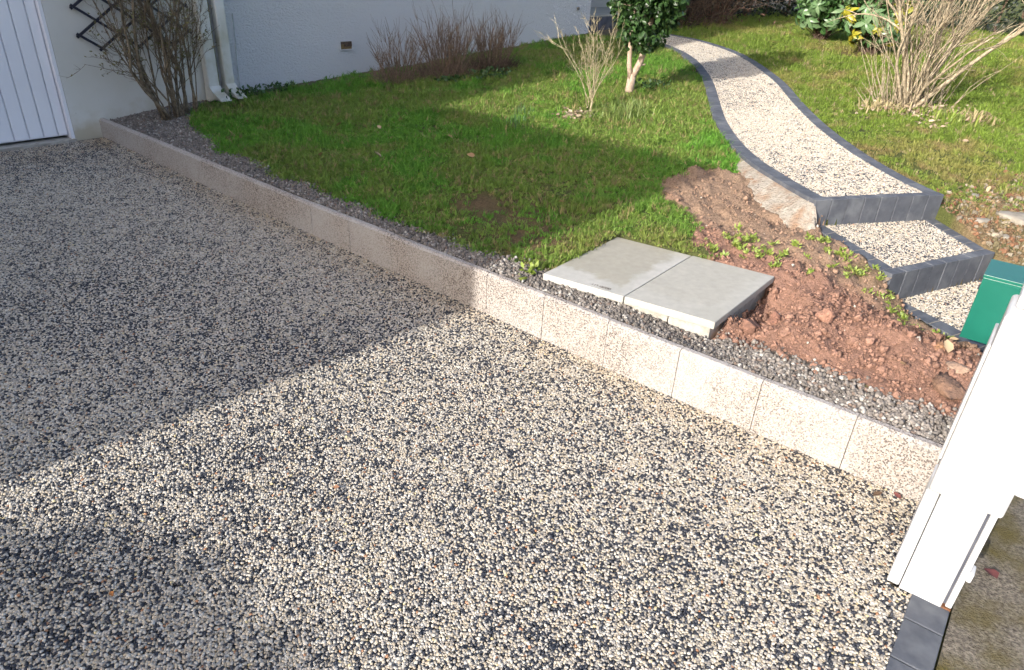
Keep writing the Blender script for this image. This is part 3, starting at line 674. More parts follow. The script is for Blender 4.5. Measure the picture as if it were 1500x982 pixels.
def soil_z(X, Y):
    lump = (fbm(X, Y, 9, 4, 3) - .5) * .085 + (fbm(X, Y, 21, 3, 23) - .5) * .045 + np.maximum(fbm(X, Y, 3.5, 3, 6) - .5, 0) * .16
    z = ground(X, Y) + inpoly(X, Y, SOIL) * lump * np.clip((X - 3.15) / .25, 0, 1)
    z -= .22 * np.exp(-(((X - 3.74) / .34) ** 2 + ((Y - .99) / .11) ** 2)); z += .05 * np.exp(-(((X - 3.75) / .3) ** 2 + ((Y - .45) / .25) ** 2)); return z
n = 26000; X = rng.uniform(3.12, 6, n); Y = rng.uniform(-.15, 2.5, n)
k = inpoly(X + rng.normal(0, .03, n), Y + rng.normal(0, .03, n), SOIL) & ~inpoly(X, Y, SLAB) & ~path_mask(X, Y)
dens = .25 + .75 * sm(4.6 - X - .3 * (Y - .5), 0, .7); k &= rng.random(n) < dens; X, Y = X[k], Y[k]; n = len(X)
kz = .0035 + .011 * rng.random(n) ** 3 + .016 * (rng.random(n) < .018); n1 = fbm(X, Y, 1.3, 4, 5)
col = np.stack([.225 + .11 * n1, .128 + .07 * n1, .092 + .055 * n1], 1) * (.72 + .42 * rng.random(n))[:, None]
tan = np.stack([.27 + 0 * n1, .20 + 0 * n1, .14 + 0 * n1], 1); kk = sm(X + .45 * n1 + .25 * (1.2 - Y), 4.55, 5.0)[:, None] * .55; col = col * (1 - kk) + tan * kk
w = rng.random(n) < .006; col[w] = (.46, .42, .36)
sc_ = scatter('soil_clods', np.stack([X, Y, soil_z(X, Y) + kz * .25], 1), rng.random((n, 3)) * 6.28, np.stack([kz, kz * .85, kz * .7], 1), col, rng.integers(0, 5, n), CL)
tag(sc_, 'crumbled reddish brown clay soil between slabs and steps', 'soil')
big = [(3.42, .02, .090, .045, (.215,.125,.082), 'largest flat lump of brown clay soil at the edge of gravel by the gate post'),
       (3.62, .66, .048, .042, (.30,.16,.11), 'reddish upright soil lump in the middle of the heap'),
       (3.40, .97, .055, .045, (.19,.10,.07), 'dark red soil lump against the chamber corner'),
       (3.50, .88, .040, .032, (.20,.10,.07), 'smaller red soil lump in the hollow right of the chamber'),
       (4.30, .16, .030, .024, (.17,.10,.065), 'dark round soil lump near the lowest step edge'),
       (3.75, .12, .040, .026, (.28,.15,.08), 'orange brown soil lump close to the letterbox'),
       (3.56, .02, .050, .022, (.29,.195,.14), 'pale pinkish lump of earth beside the gate post')]
for i, (x, y, r, h, c, lab) in enumerate(big):
    me = rock('soil_lump', 3, .75, 70 + i, True, True, .085); co = np.empty(len(me.vertices) * 3, np.float32); me.vertices.foreach_get('co', co); co = co.reshape(-1, 3)
    co *= (1 + .16 * (fbm(co[:, 0] + co[:, 2], co[:, 1] + 2 * co[:, 2], 3, 3, i) - .5))[:, None]; me.vertices.foreach_set('co', (co * (r, r * .8, h)).astype(np.float32).ravel())
    o = mkobj('soil_lump', me, m_noise('clod %d' % i, tuple(v * .75 for v in c), tuple(v * 1.15 for v in c), 50, .95, .8, .008, 90)); o.location = (x, y, float(soil_z(np.array(x), np.array(y))) + h * .35); o.rotation_euler = (0, 0, i * 1.3); tag(o, lab, 'soil lump', 'big soil lumps')
for i, (x, y, r, lab) in enumerate([(6.55, .04, .17, 'largest pale flat stone at the right edge of the grass'), (6.30, .27, .075, 'pale flat stone half sunk in the grass near the upper step'), (6.85, .42, .07, 'small grey stone in the mossy grass above the steps'), (6.12, .07, .05, 'small whitish stone on bare earth beside the upper step')]):
    me = rock('flat_stone', 2, .5, 90 + i, False, True, .05); co = np.empty(len(me.vertices) * 3, np.float32); me.vertices.foreach_get('co', co); me.vertices.foreach_set('co', (co.reshape(-1, 3) * (r, r * .75, r * .34)).astype(np.float32).ravel())
    o = mkobj('flat_stone', me, M['stone']); o.location = (x, y, gz(x, y) - r * .02); o.rotation_euler = (.05, .08, i * 2.1 + .4); tag(o, lab, 'stone', 'stones right of the steps')

n = 15000; X = rng.uniform(5.7, 8.0, n); Y = rng.uniform(-1.2, .95, n); kq = ~path_mask(X - .03, Y) & ~path_mask(X, Y) & (rng.random(n) < sm(1.05 - .35 * (X - 6) - Y, 0, .7)); X, Y = X[kq], Y[kq]; n = len(X)
kz = .004 + .02 * rng.random(n) ** 4; pal = np.array([(.19,.125,.075),(.22,.155,.095),(.25,.215,.165),(.16,.135,.08),(.19,.10,.06)]); col = pal[rng.integers(0, 5, n)] * (.7 + .5 * rng.random(n))[:, None]
tag(scatter('rubble', np.stack([X, Y, ground(X, Y) + kz * .2], 1), rng.random((n, 3)) * 6.28, np.stack([kz * 1.3, kz, kz * .5], 1), col, rng.integers(0, 5, n), CL), 'crumbled earth and small stones beside the right edge of the steps', 'rubble')
# ------------------------------------------------------------------ grass
def tuft(name, seed, nb, h, spread, w=.0022):
    r = np.random.default_rng(seed); m = MB()
    for _ in range(nb):
        a = r.random() * 6.28; x, y = r.normal(0, spread, 2); hh = h * (.5 + .7 * r.random()); le = hh * (.25 + .7 * r.random()); dx, dy = math.cos(a), math.sin(a); ww = w * (.7 + .6 * r.random()); b = a + 1.57 + r.normal(0, .4); bx, by = math.cos(b) * ww, math.sin(b) * ww
        m.add([(x-bx, y-by, -.004), (x+bx, y+by, -.004), (x+dx*le*.4+bx*.8, y+dy*le*.4+by*.8, hh*.6), (x+dx*le*.4-bx*.8, y+dy*le*.4-by*.8, hh*.6), (x+dx*le, y+dy*le, hh*.95)], [(0,1,2,3), (3,2,4)])
    return m.mesh(name)
TU = [proto(tuft('tuft%d' % i, i, 16, .030, .016), M['grass']) for i in range(4)] + [proto(tuft('tuft_flat%d' % i, 30 + i, 16, .018, .018, .003), M['grass']) for i in range(2)] + [proto(tuft('tuft_tall%d' % i, 50 + i, 11, .052, .012, .0026), M['grass']) for i in range(2)]
def lawn(name, X, Y, dens, colfun, label, size):
    Z = ground(X, Y) + ((fbm(X, Y, 14, 2, 4) - .5) * .015) * (X < 7.5); k = (rng.random(len(X)) < dens) & frust(X, Y, Z, .08) & ~path_mask(X, Y); X, Y, Z = X[k], Y[k], Z[k]; size = size[k]; n = len(X)
    c, flat = colfun(X, Y); idx = np.where(rng.random(n) < flat, rng.integers(4, 6, n), rng.integers(0, 4, n)); idx = np.where(rng.random(n) < .015 + .08 * sm(fbm(X, Y, 3, 3, 19), .52, .68), rng.integers(6, 8, n), idx); s = size * (.65 + .7 * rng.random(n))
    o = scatter(name, np.stack([X, Y, Z], 1), np.stack([rng.normal(0, .15, n), rng.normal(0, .15, n), rng.random(n) * 6.28], 1), np.stack([s, s, s * (.35 + .95 * fbm(X, Y, 4, 3, 7))], 1), c, idx, TU)
    return tag(o, label, 'grass')
def grass_col(X, Y):
    n = len(X); a = fbm(X, Y, .8, 3, 11); b = fbm(X, Y, 4, 3, 12); u = rng.random(n)
    lush = np.array([.122, .285, .034]); olive = np.array([.20, .255, .055]); dry = np.array([.30, .25, .11])
    t = np.clip(sm(a + .7 * (b - .5), .40, .66) * .85 * .8 + .2 * sm(X, 6.5, 9) + .4 * sm(2.9 - Y, 0, .8) * (X < 5.6), 0, 1)[:, None]
    c = lush * (1 - t) + olive * t; d = ((u < .06 + .16 * t[:, 0]))[:, None]; c = np.where(d, dry, c); return c * (.7 + .6 * rng.random(n))[:, None], .25 + .4 * t[:, 0]
def moss_col(X, Y):
    n = len(X); a = fbm(X, Y, .9, 3, 13); b = fbm(X, Y, 5, 3, 14); u = rng.random(n)
    g1 = np.array([.16, .235, .036]); ol = np.array([.25, .245, .07]); br = np.array([.25, .185, .09])
    t = np.clip(sm(a + .6 * (b - .5) + .12 * sm(9.5 - X, 0, 3), .48, .76), 0, 1)[:, None]; q = np.clip(sm(b + .25 * sm(8.5 - X, 0, 2.5), .6, .85), 0, 1)[:, None]
    c = (g1 * (1 - t) + ol * t) * (1 - .7 * q) + br * .7 * q; c = np.where((u < .05)[:, None], (.33, .27, .15), c); return c * (.7 + .6 * rng.random(n))[:, None], .45 + .4 * t[:, 0]
lo_line = LO
def left_of_path(X, Y): return X < np.interp(Y, LO[:, 1], LO[:, 0], left=5.35, right=11.6)
def right_of_path(X, Y): return X > np.interp(Y, RO[:, 1], RO[:, 0], left=6.4, right=12.6)
N0 = 130000; X = rng.uniform(3.05, 11.4, N0); Y = rng.uniform(1.2, 7.38, N0); d = np.hypot(X, Y)
ok = left_of_path(X - .0, Y) & (X > gravx(Y) + rng.normal(0, .03, N0)) & ~inpoly(X + rng.normal(0, .03, N0), Y + rng.normal(0, .03, N0), SOIL) & ~inpoly(X, Y, SLAB) & ~((Y < 2.2) & (X < 4.1) & (Y < 1.1))
dens = ok * (1.0 - .35 * sm(d, 6, 9)); b1 = fbm(X, Y, 7, 3, 9)
for (bx, by, r, kk) in ((3.72, 3.2, .30, 1.2), (6.35, 4.15, .32, .9), (3.9, 2.75, .3, .6), (3.5, 2.5, .4, .7), (4.3, 2.0, .3, .45), (3.35, 2.9, .3, .6), (4.2, 3.0, .3, .35)): dens = dens * (1 - kk * np.exp(-((X - bx) ** 2 + (Y - by) ** 2) / r ** 2) * (.5 + b1))
dens = dens * (1 - .9 * sm(Y + .25 * (b1 - .5), 7.0, 7.3)); dens = dens * (.42 + .75 * sm(b1, .32, .52))
lawn('lawn_grass', X, Y, dens, grass_col, 'lush green grass of the lawn between house, kerb and curved path', .95 + .45 * sm(d, 5, 9))
N0 = 150000; X = rng.uniform(5.7, 21, N0) ; Y = rng.uniform(-4.5, 8.5, N0); X = 5.7 + (X - 5.7) ** 1.0; d = np.hypot(X, Y)
ok = right_of_path(X, Y) & ((Y > .62 - .0) | (X > 6.0) | (Y < -.3)); verge = sm(.75 - .18 * (X - 6) - Y, 0, .5) * sm(7.4 - X, 0, 1.2)
b1 = fbm(X, Y, 5, 3, 9); dens = ok * (1.0 - .25 * sm(d, 8, 14)) * (1 - verge * .45) * (.35 + .8 * sm(b1 + .2 * sm(X, 7, 9), .3, .55))
for (bx, by, r, kk) in ((9.6, 1.5, .6, .9), (13.2, 3.2, .8, .9)): dens = dens * (1 - kk * np.exp(-((X - bx) ** 2 + (Y - by) ** 2) / r ** 2))
lawn('mossy_grass', X, Y, dens, moss_col, 'yellowish mossy grass on the right of the curved path', 1.1 + .7 * sm(d, 7, 13))

# ------------------------------------------------------------------ plants
def wander(p, d, L, n, jit, up, r):
    pts = [Vector(p)]; d = Vector(d).normalized(); s = L / n
    for _ in range(n):
        d = (d + Vector((r.gauss(0, jit), r.gauss(0, jit), r.gauss(0, jit) + up))).normalized(); pts.append(pts[-1] + d * s)
    return pts
def branchy(m, p, d, L, rad, depth, r, kids=(3, 5), jit=.14, up=.05, spread=.6, n=5, shrink=.62, tips=None, start=.25, taper=.35):
    rad = max(rad, .0019); pts = wander(p, d, L, n, jit, up, r); m.tube(pts, [rad * (1 - (1 - taper) * i / n) for i in range(n + 1)], 6 if rad > .012 else (4 if rad > .004 else 3))
    if tips is not None and depth == 0: tips.append((pts[-1], (pts[-1] - pts[-2]).normalized()))
    if depth > 0:
        for _ in range(r.randint(*kids)):
            t = start + (1 - start) * r.random(); i = min(int(t * n), n - 1); q = pts[i].lerp(pts[i + 1], t * n - i); dd = (pts[i + 1] - pts[i]).normalized()
            nd = (dd + Vector((r.gauss(0, spread), r.gauss(0, spread), r.gauss(0, spread * .6)))).normalized()
            branchy(m, q, nd, L * shrink * r.uniform(.6, 1.1), rad * (.35 + .2 * r.random()), depth - 1, r, kids, jit, up, spread, max(3, n - 1), shrink, tips, start, taper)
def leaf_mesh(name, L, w, fold=.15, curl=.1):
    V = [(0,0,0), (L*.3,-w*.8,fold*w), (L*.3,0,0), (L*.3,w*.8,fold*w), (L*.65,-w*.75,fold*w-curl*L*.3), (L*.65,0,-curl*L*.3), (L*.65,w*.75,fold*w-curl*L*.3), (L,0,-curl*L)]
    return MB().add(V, [(0,1,2),(0,2,3),(1,4,5,2),(2,5,6,3),(4,7,5),(5,7,6)]).mesh(name, True)
LFV = np.array([(0,0,0),(.35,-.5,.1),(.35,.5,.1),(.75,-.36,.04),(.75,.36,.04),(1,0,-.1)]); LFF = np.array([(0,1,2),(1,3,2),(2,3,4),(3,5,4)])
def leaves_mesh(name, P, D, L, w, r):
    n = len(P); D = D / np.linalg.norm(D, axis=1)[:, None]; A = np.cross(D, r.normal(size=(n, 3))); A /= np.linalg.norm(A, axis=1)[:, None]; B = np.cross(D, A)
    Ls = L * (.6 + .7 * r.random(n)); V = P[:, None] + Ls[:, None, None] * (LFV[None, :, 0:1] * D[:, None] + (w / L) * 2 * LFV[None, :, 1:2] * A[:, None] + LFV[None, :, 2:3] * B[:, None])
    F = (LFF[None] + 6 * np.arange(n)[:, None, None]).reshape(-1, 3); return npmesh(name, V.reshape(-1, 3), F, True)
def local(m, o): m.v = [(v[0] - o[0], v[1] - o[1], v[2] - o[2]) for v in m.v]; return m

# climbing shrub against the cream wall
r = random.Random(3); B0 = (3.46, 6.93, .40); cs = empty('climbing_shrub', B0); tag(cs, 'dense bare climbing shrub with brown stems against the cream wall', 'shrub')
m = MB(); tips = []
for (dx, dy, dz, L, rad, ox) in [(-.62,.02,1,1.5,.019,-.05), (-.45,.06,1,1.6,.014,-.16), (-.15,.05,1,1.7,.024,-.10), (.0,.05,1,1.6,.020,-.03), (.10,.05,1,1.6,.018,.04), (.16,.04,1,1.7,.022,.12), (.26,.02,1,1.6,.017,.18), (-.3,.0,1,1.3,.013,-.12), (.05,-.1,1,1.4,.013,.08), (.2,-.05,1,1.3,.012,.15), (-.08,-.08,1,1.5,.014,-.06), (-.5,-.02,1,1.3,.012,0), (-.22,-.06,1,1.5,.012,.03), (.3,.02,1,1.3,.011,.1), (.02,-.04,1,1.7,.015,.0), (-.35,.03,1,1.6,.013,-.02), (.1,.0,1,1.5,.010,.06), (-.2,.05,1,1.5,.010,-.1), (.35,.0,1,1.5,.010,.14), (-.5,.04,1,1.5,.010,-.14)]:
    branchy(m, (B0[0] + ox, B0[1] + r.uniform(-.07, .05), B0[2] - .03), (dx * (.72 if dx < 0 else .18), dy, dz), L, rad * .85, 3, r, (4, 7), .15, .08, .42, 7, .40, tips, .15)
branchy(m, (B0[0] - .06, B0[1] - .05, .42), (-.9, -.1, .75), .38, .005, 1, r, (2, 3), .1, .0, .4)
local(m, B0).build('stems', M['bark_grey'], cs, smooth=True)
tp = np.array([t[0] for t in tips]); hi = tp[:, 2] > .85; rr = np.random.default_rng(5); tp = tp[hi]; tp = tp[::2]
me = leaves_mesh('young_leaves', tp - np.array(B0), rr.normal(size=tp.shape), .030, .006, rr); mkobj('young_leaves', me, m_leaf('olive young leaf', (.12, .12, .03), (.2, .17, .06), .6), cs)

# three clumps of brown stems by the stucco wall
def clump(loc, ns, h, sp, seed, label, mat, group=None, name='bare_bush', low=True, dark=None, cat='bush'):
    r = random.Random(seed); z = gz(*loc); b = (loc[0], loc[1], z); e = empty(name, b); tag(e, label, cat, group); m = MB(); m2 = MB()
    for _ in range(ns):
        a = r.random() * 6.28; q = r.random() ** .5 * sp; p = (b[0] + math.cos(a) * q * .6, b[1] + math.sin(a) * q * .4, z - .02); hh = h * r.uniform(.45, 1.05)
        branchy(m, p, (math.cos(a) * q * 1.5 + r.gauss(0, .1), math.sin(a) * q * 1.2 + r.gauss(0, .1), 1), hh, .0048 * r.uniform(.8, 1.6), 1, r, (4, 8), .08, .05, .35, 5, .4, None, .4)
    if low:
        for _ in range(ns * 7):
            a = r.random() * 6.28; q = r.random() ** .5 * sp * 1.1; p = (b[0] + math.cos(a) * q, b[1] + math.sin(a) * q * .7, z - .01)
            pts = wander(p, (math.cos(a) * .5 + r.gauss(0, .3), math.sin(a) * .5 + r.gauss(0, .3), 1), h * r.uniform(.12, .42), 3, .2, .02, r); m2.tube(pts, [.0022, .0022, .0018, .0012], 3)
        local(m2, b).build('low_stems', dark or M['bark_red'], e)
    local(m, b).build('stems', mat, e); return e
clump((6.20, 6.68), 60, .56, .32, 5, 'leftmost clump of reddish brown bare stems by the stucco wall', M['bark_red'], 'bare clumps along the stucco wall')
clump((6.92, 6.52), 95, .74, .38, 6, 'tallest middle clump of reddish brown bare stems by the stucco wall', M['bark_red'], 'bare clumps along the stucco wall')
clump((7.60, 6.32), 90, .62, .32, 8, 'rightmost dark based clump of bare stems by the stucco wall', M['bark_red'], 'bare clumps along the stucco wall', dark=M['bark_dark'])

# small pale twiggy shrub left of the camellia
r = random.Random(21); b = (6.66, 4.14, gz(6.66, 4.14)); e = empty('twiggy_shrub', b); tag(e, 'small pale straw coloured twiggy shrub left of the camellia', 'shrub'); m = MB()
m.tube([(b[0], b[1], b[2] - .03), (b[0] + .02, b[1] - .01, b[2] + .1), (b[0] + .01, b[1], b[2] + .22)], [.013, .011, .009], 6)
for k in range(15):
    a = r.random() * 6.28; branchy(m, (b[0] + r.gauss(0, .02), b[1] + r.gauss(0, .02), b[2] + r.uniform(-.02, .2)), (math.cos(a) * .38 + .02, math.sin(a) * .38, 1), r.uniform(.45, .8), .0046, 2, r, (3, 6), .13, .09, .5, 6, .45, None, .2)
local(m, b).build('stems', M['bark_straw'], e)
# camellia
r = random.Random(31); b = (7.84, 4.33, gz(7.84, 4.33)); e = empty('camellia_tree', b); tag(e, 'small evergreen camellia tree with two pale stems beside the path', 'tree'); m = MB()
z = b[2]
m.tube([(b[0], b[1], z - .05), (b[0]+.005, b[1], z + .08), (b[0]+.015, b[1], z + .22)], [.062, .052, .050], 10)
m.tube([(b[0]+.0, b[1]+.0, z + .15), (b[0]-.03, b[1]+.03, z + .32), (b[0]-.045, b[1]+.045, z + .6), (b[0]-.06, b[1]+.05, z + 1.3)], [.036, .031, .028, .018], 8)
m.tube([(b[0]+.01, b[1], z + .16), (b[0]+.07, b[1]-.06, z + .36), (b[0]+.11, b[1]-.10, z + .62), (b[0]+.15, b[1]-.12, z + 1.4)], [.044, .040, .036, .02], 8)
m.tube([(b[0]+.05, b[1]-.04, z + .30), (b[0]+.1, b[1]-.12, z + .34)], [.012, .008], 6)
tips = []
m3 = MB()
for k in range(34):
    a = r.random() * 6.28; h = r.uniform(.85, 1.6); sgn = r.random() < .5; p = (b[0] + (-.05 if sgn else .12), b[1] + (.04 if sgn else -.1), z + h)
    branchy(m3, p, (math.cos(a), math.sin(a), r.uniform(-.1, .7)), r.uniform(.22, .38), .008, 1, r, (2, 4), .15, .03, .6, 4, .6, tips)
local(m, b).build('trunk', M['bark_pink'], e, smooth=True); local(m3, b).build('branches', M['bark_grey'], e)
rr = np.random.default_rng(9); n = 9500; u = rr.normal(size=(n, 3)); u /= np.linalg.norm(u, axis=1)[:, None]; rad = rr.random(n) ** .45
C = np.stack([u[:, 0] * .46 * rad + .07, u[:, 1] * .46 * rad - .06, 1.30 + u[:, 2] * .82 * rad], 1)
nn_ = fbm(C[:, 0] + C[:, 2] * 1.3, C[:, 1] - C[:, 2], 4.5, 2, 3); C = C[nn_ > .34]; D = rr.normal(size=C.shape) + u[nn_ > .34] * .8; D[:, 2] -= .2
mkobj('crown', leaves_mesh('crown', C, D, .075, .020, rr), M['leaf_cam'], e)
lm = leaf_mesh('leaf', .085, .024, .25, .12); lm.materials.append(M['leaf_camo']); cv = (Vector((0, 0, CAMH)) - Vector(b)).normalized()
cnt = 0
while cnt < 190:
    uu = Vector((r.gauss(0, 1), r.gauss(0, 1), r.gauss(0, 1))).normalized()
    if uu.dot(cv) < .05: continue
    q = Vector((uu.x * .49 + .07, uu.y * .49 - .06, 1.25 + uu.z * .80)); cnt += 1
    o = bpy.data.objects.new('leaf', lm); COL.objects.link(o); o.parent = e; o.location = q; o.rotation_euler = (r.gauss(0, .6), r.gauss(.35, .5), r.random() * 6.28); s_ = r.uniform(.75, 1.2); o.scale = (s_, s_, s_)
# rhododendrons
def rhodo(loc, rx, h, nw, seed, label, yellow):
    r = random.Random(seed); z = gz(*loc); b = (loc[0], loc[1], z); e = empty('rhododendron', b); tag(e, label, 'shrub', 'rhododendrons at the far edge of the lawn'); m = MB()
    l1 = leaf_mesh('leaf', .185, .04, .3, .3); l1.materials.append(M['leaf_rho']); l2 = leaf_mesh('leaf', .17, .04, .3, .3); l2.materials.append(M['leaf_yel'])
    cvw = (Vector((0, 0, CAMH)) - Vector(b)).normalized(); rr = np.random.default_rng(seed)
    for k in range(nw):
        while True:
            uu = Vector((r.gauss(0, 1), r.gauss(0, 1), r.gauss(0, 1))).normalized()
            if uu.dot(cvw) > -.1 and uu.z > -.75: break
        q = Vector((uu.x * rx, uu.y * rx, h * .5 + uu.z * h * .48)) * r.uniform(.85, 1.08); m.tube([(r.gauss(0, .06), r.gauss(0, .06), 0), (q.x * .5, q.y * .5, q.z * .55), tuple(q)], [.012, .008, .004], 4)
        ax = (uu + Vector((0, 0, .6))).normalized(); quat = ax.to_track_quat('Z', 'X'); yl = yellow and (q.z < h * .55 and r.random() < .75)
        for j in range(7):
            o = bpy.data.objects.new('leaf', l2 if yl else l1); COL.objects.link(o); o.parent = e; o.location = q; o.rotation_mode = 'QUATERNION'
            o.rotation_quaternion = quat @ Matrix.Rotation(j * .9 + r.gauss(0, .15), 4, 'Z').to_quaternion() @ Matrix.Rotation(r.uniform(.0, .75), 4, 'Y').to_quaternion(); s_ = r.uniform(.8, 1.25); o.scale = (s_, s_, s_)
    m.build('stems', M['bark_dark'], e)
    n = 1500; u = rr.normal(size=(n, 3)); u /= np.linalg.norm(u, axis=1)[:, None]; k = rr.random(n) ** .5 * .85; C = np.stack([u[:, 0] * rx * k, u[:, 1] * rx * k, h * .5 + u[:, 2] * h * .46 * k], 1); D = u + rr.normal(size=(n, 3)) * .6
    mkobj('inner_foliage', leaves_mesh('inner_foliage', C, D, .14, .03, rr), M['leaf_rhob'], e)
rhodo((14.2, 4.05), .55, 1.6, 42, 51, 'green rhododendron with broad drooping leaves at the far lawn edge', False)
rhodo((13.25, 2.95), .55, 1.5, 42, 52, 'rhododendron with yellowing lower leaves behind the bare multi-stemmed shrub', True)
# big bare shrub
r = random.Random(61); b = (9.66, 1.55, gz(9.66, 1.55)); e = empty('bare_shrub', b); tag(e, 'large bare multi-stemmed shrub with pale stems on the right lawn', 'shrub'); m = MB(); m2 = MB()
for k in range(27):
    a = r.random() * 6.28; lean = r.uniform(.05, .55); ln = right * lean * (1 if r.random() < .68 else -.55) + Vector((0, 0, 0)); d = Vector((ln.x + r.gauss(0, .22), ln.y + r.gauss(0, .22), 1))
    branchy(m, (b[0] + math.cos(a) * r.random() * .14 + ln.x * .12, b[1] + math.sin(a) * r.random() * .14 + ln.y * .12, b[2] - .03), d, r.uniform(1.2, 2.1), r.choice((.008, .010, .013, .02, .03)), 2, r, (4, 7), .13, .03, .5, 8, .45, None, .2)
for k in range(90):
    a = r.random() * 6.28; q = r.random() ** .5 * .34; sx = r.gauss(-.05, .17); p = (b[0] + right.x * sx + r.gauss(0, .1), b[1] + right.y * sx + r.gauss(0, .1), b[2] - .02)
    pts = wander(p, (right.x * sx * 1.2 + r.gauss(0, .2), right.y * sx * 1.2 + r.gauss(0, .2), 1), r.uniform(.25, .9), 4, .13, .02, r); m2.tube(pts, [.005, .0045, .004, .003, .002], 4)
local(m, b).build('stems', M['bark_pale'], e, smooth=True); local(m2, b).build('suckers', M['bark_pale'], e)
# background bushes
def leafwall(name, pts_poly, h, thick, n, label, mat, L=.07, seed=1, stems=None, cat='hedge', w=.016, hz=None, var=.28, grad=0):
    rr = np.random.default_rng(seed); P = np.array(pts_poly, float); s = np.r_[0, np.cumsum(np.linalg.norm(np.diff(P, axis=0), axis=1))]; u = rr.random(n) * s[-1]
    x = np.interp(u, s, P[:, 0]); y = np.interp(u, s, P[:, 1]); k = rr.normal(0, 1, (n, 2)) * thick * .45; x += k[:, 0]; y += k[:, 1]; g0 = plane(x, y) if hz is None else hz
    hh = h * (1 - var / 2 + var * fbm(x, y, 1.7, 2, seed)); hh = hh - grad * (y - P[0, 1]); z = g0 + hh * np.where(rr.random(n) < .4, 1 - .16 * rr.random(n), rr.random(n)); b = (float(P[:, 0].mean()), float(P[:, 1].mean()), float(np.mean(g0))); e = empty(name, b); tag(e, label, cat)
    D = rr.normal(size=(n, 3)); D[:, 2] += .3; mkobj('foliage', leaves_mesh('foliage', np.stack([x, y, z], 1) - np.array(b), D, L, w, rr), mat, e)
    m = MB(); r = random.Random(seed)
    for q in np.linspace(.1, s[-1] - .1, max(3, int(s[-1] / .5))):
        px = np.interp(q, s, P[:, 0]) + r.gauss(0, .1); py = np.interp(q, s, P[:, 1]) + r.gauss(0, .1); pz = float(plane(px, py)) if hz is None else hz; m.tube(wander((px, py, pz - .05), (0, 0, 1), h * .85, 4, .08, .05, r), [.03, .026, .02, .014, .008], 5)
    local(m, b).build('stems', stems or M['bark_dark'], e); return e
leafwall('hedge', [(15.6, 7.6), (18.6, 6.9), (20.3, 4.5)], 3.2, .7, 26000, 'dark evergreen hedge at the far end of the lawn behind the path', M['leaf_hedge'], .10, 3, w=.024)
leafwall('hedge', [(20.4, 4.2), (20.6, 0), (20.4, -5)], 3.0, .7, 26000, 'dark evergreen hedge along the right far side behind the bare shrub', M['leaf_hedge'], .10, 4, w=.024)
r = random.Random(71)
for i, (loc, h, lab) in enumerate([((13.7, 6.75), 1.5, 'dark leafless bush with hanging brown twigs beyond the camellia'), ((15.0, 6.55), 1.7, 'reddish brown twiggy bush in front of the far hedge')]):
    z = gz(*loc); b = (loc[0], loc[1], z); e = empty('brown_bush', b); tag(e, lab, 'bush', 'brown bushes before the hedge'); m = MB()
    for k in range(45):
        a = r.random() * 6.28; q = r.random() ** .5; branchy(m, (b[0] + math.cos(a) * q * .4, b[1] + math.sin(a) * q * .3, z - .03), (math.cos(a) * q * .7, math.sin(a) * q * .7, 1), h * r.uniform(.5, 1), .008, 2, r, (3, 5), .12, -.02, .5, 5, .5)
    local(m, b).build('stems', M['bark_red'] if i else M['bark_dark'], e)
    rr = np.random.default_rng(i); n = 2600; C = np.stack([rr.normal(0, .38, n), rr.normal(0, .34, n), rr.random(n) ** .8 * h * .9], 1); mkobj('dead_leaves', leaves_mesh('dead_leaves', C, rr.normal(size=(n, 3)) + np.array([0, 0, -.8]), .09, .012, rr), m_leaf('dead hanging leaf %d' % i, (.03, .02, .014) if not i else (.09, .045, .03), (.07, .045, .03) if not i else (.16, .085, .055), .8), e)
# unseen tall hedge, added left of the driveway to shade its lower left corner
leafwall('shade_hedge', [(-7.0, 3.15), (-6.92, 1.2), (-6.8, -4)], 3.13, .15, 90000, 'unseen tall hedge added left of the driveway to cast shade', M['leaf_rhob'], .16, 6, w=.05, hz=0.0, var=.03, grad=.03)

# ------------------------------------------------------------------ small plants, tufts, leaves on the ground
def blades(name, loc, n, h, sp, seed, label, mat, group, w=.004, lean=.5, cat='grass tuft'):
    r = np.random.default_rng(seed); z = gz(*loc); m = MB()
    for _ in range(n):
        a = r.random() * 6.28; x, y = r.normal(0, sp, 2); hh = h * (.5 + .6 * r.random()); le = hh * lean * (.5 + r.random()); dx, dy = math.cos(a), math.sin(a); ww = w * (.7 + .5 * r.random()); b = a + 1.57; bx, by = math.cos(b) * ww, math.sin(b) * ww
        m.add([(x-bx,y-by,-.01),(x+bx,y+by,-.01),(x+dx*le*.25+bx,y+dy*le*.25+by,hh*.5),(x+dx*le*.25-bx,y+dy*le*.25-by,hh*.5),(x+dx*le*.65+bx*.7,y+dy*le*.65+by*.7,hh*.88),(x+dx*le*.65-bx*.7,y+dy*le*.65-by*.7,hh*.88),(x+dx*le,y+dy*le,hh*.9)], [(0,1,2,3),(3,2,4,5),(5,4,6)])
    o = m.build(name, mat); o.location = (loc[0], loc[1], z); return tag(o, label, cat, group)
for i, (x, y, n, h, lab) in enumerate([(6.58, 3.78, 130, .16, 'long pale grass tuft just in front of the twiggy shrub'), (6.85, 3.72, 110, .14, 'long grass tuft right of the twiggy shrub'), (7.1, 3.86, 90, .12, 'long grass tuft nearest the camellia base'), (6.36, 3.95, 60, .12, 'thin long grass tuft beside the leaf litter')]):
    blades('grass_tuft', (x, y), n, h, .10, 80 + i, lab, M['blade'], 'long grass round the twiggy shrub', .0035, .9)
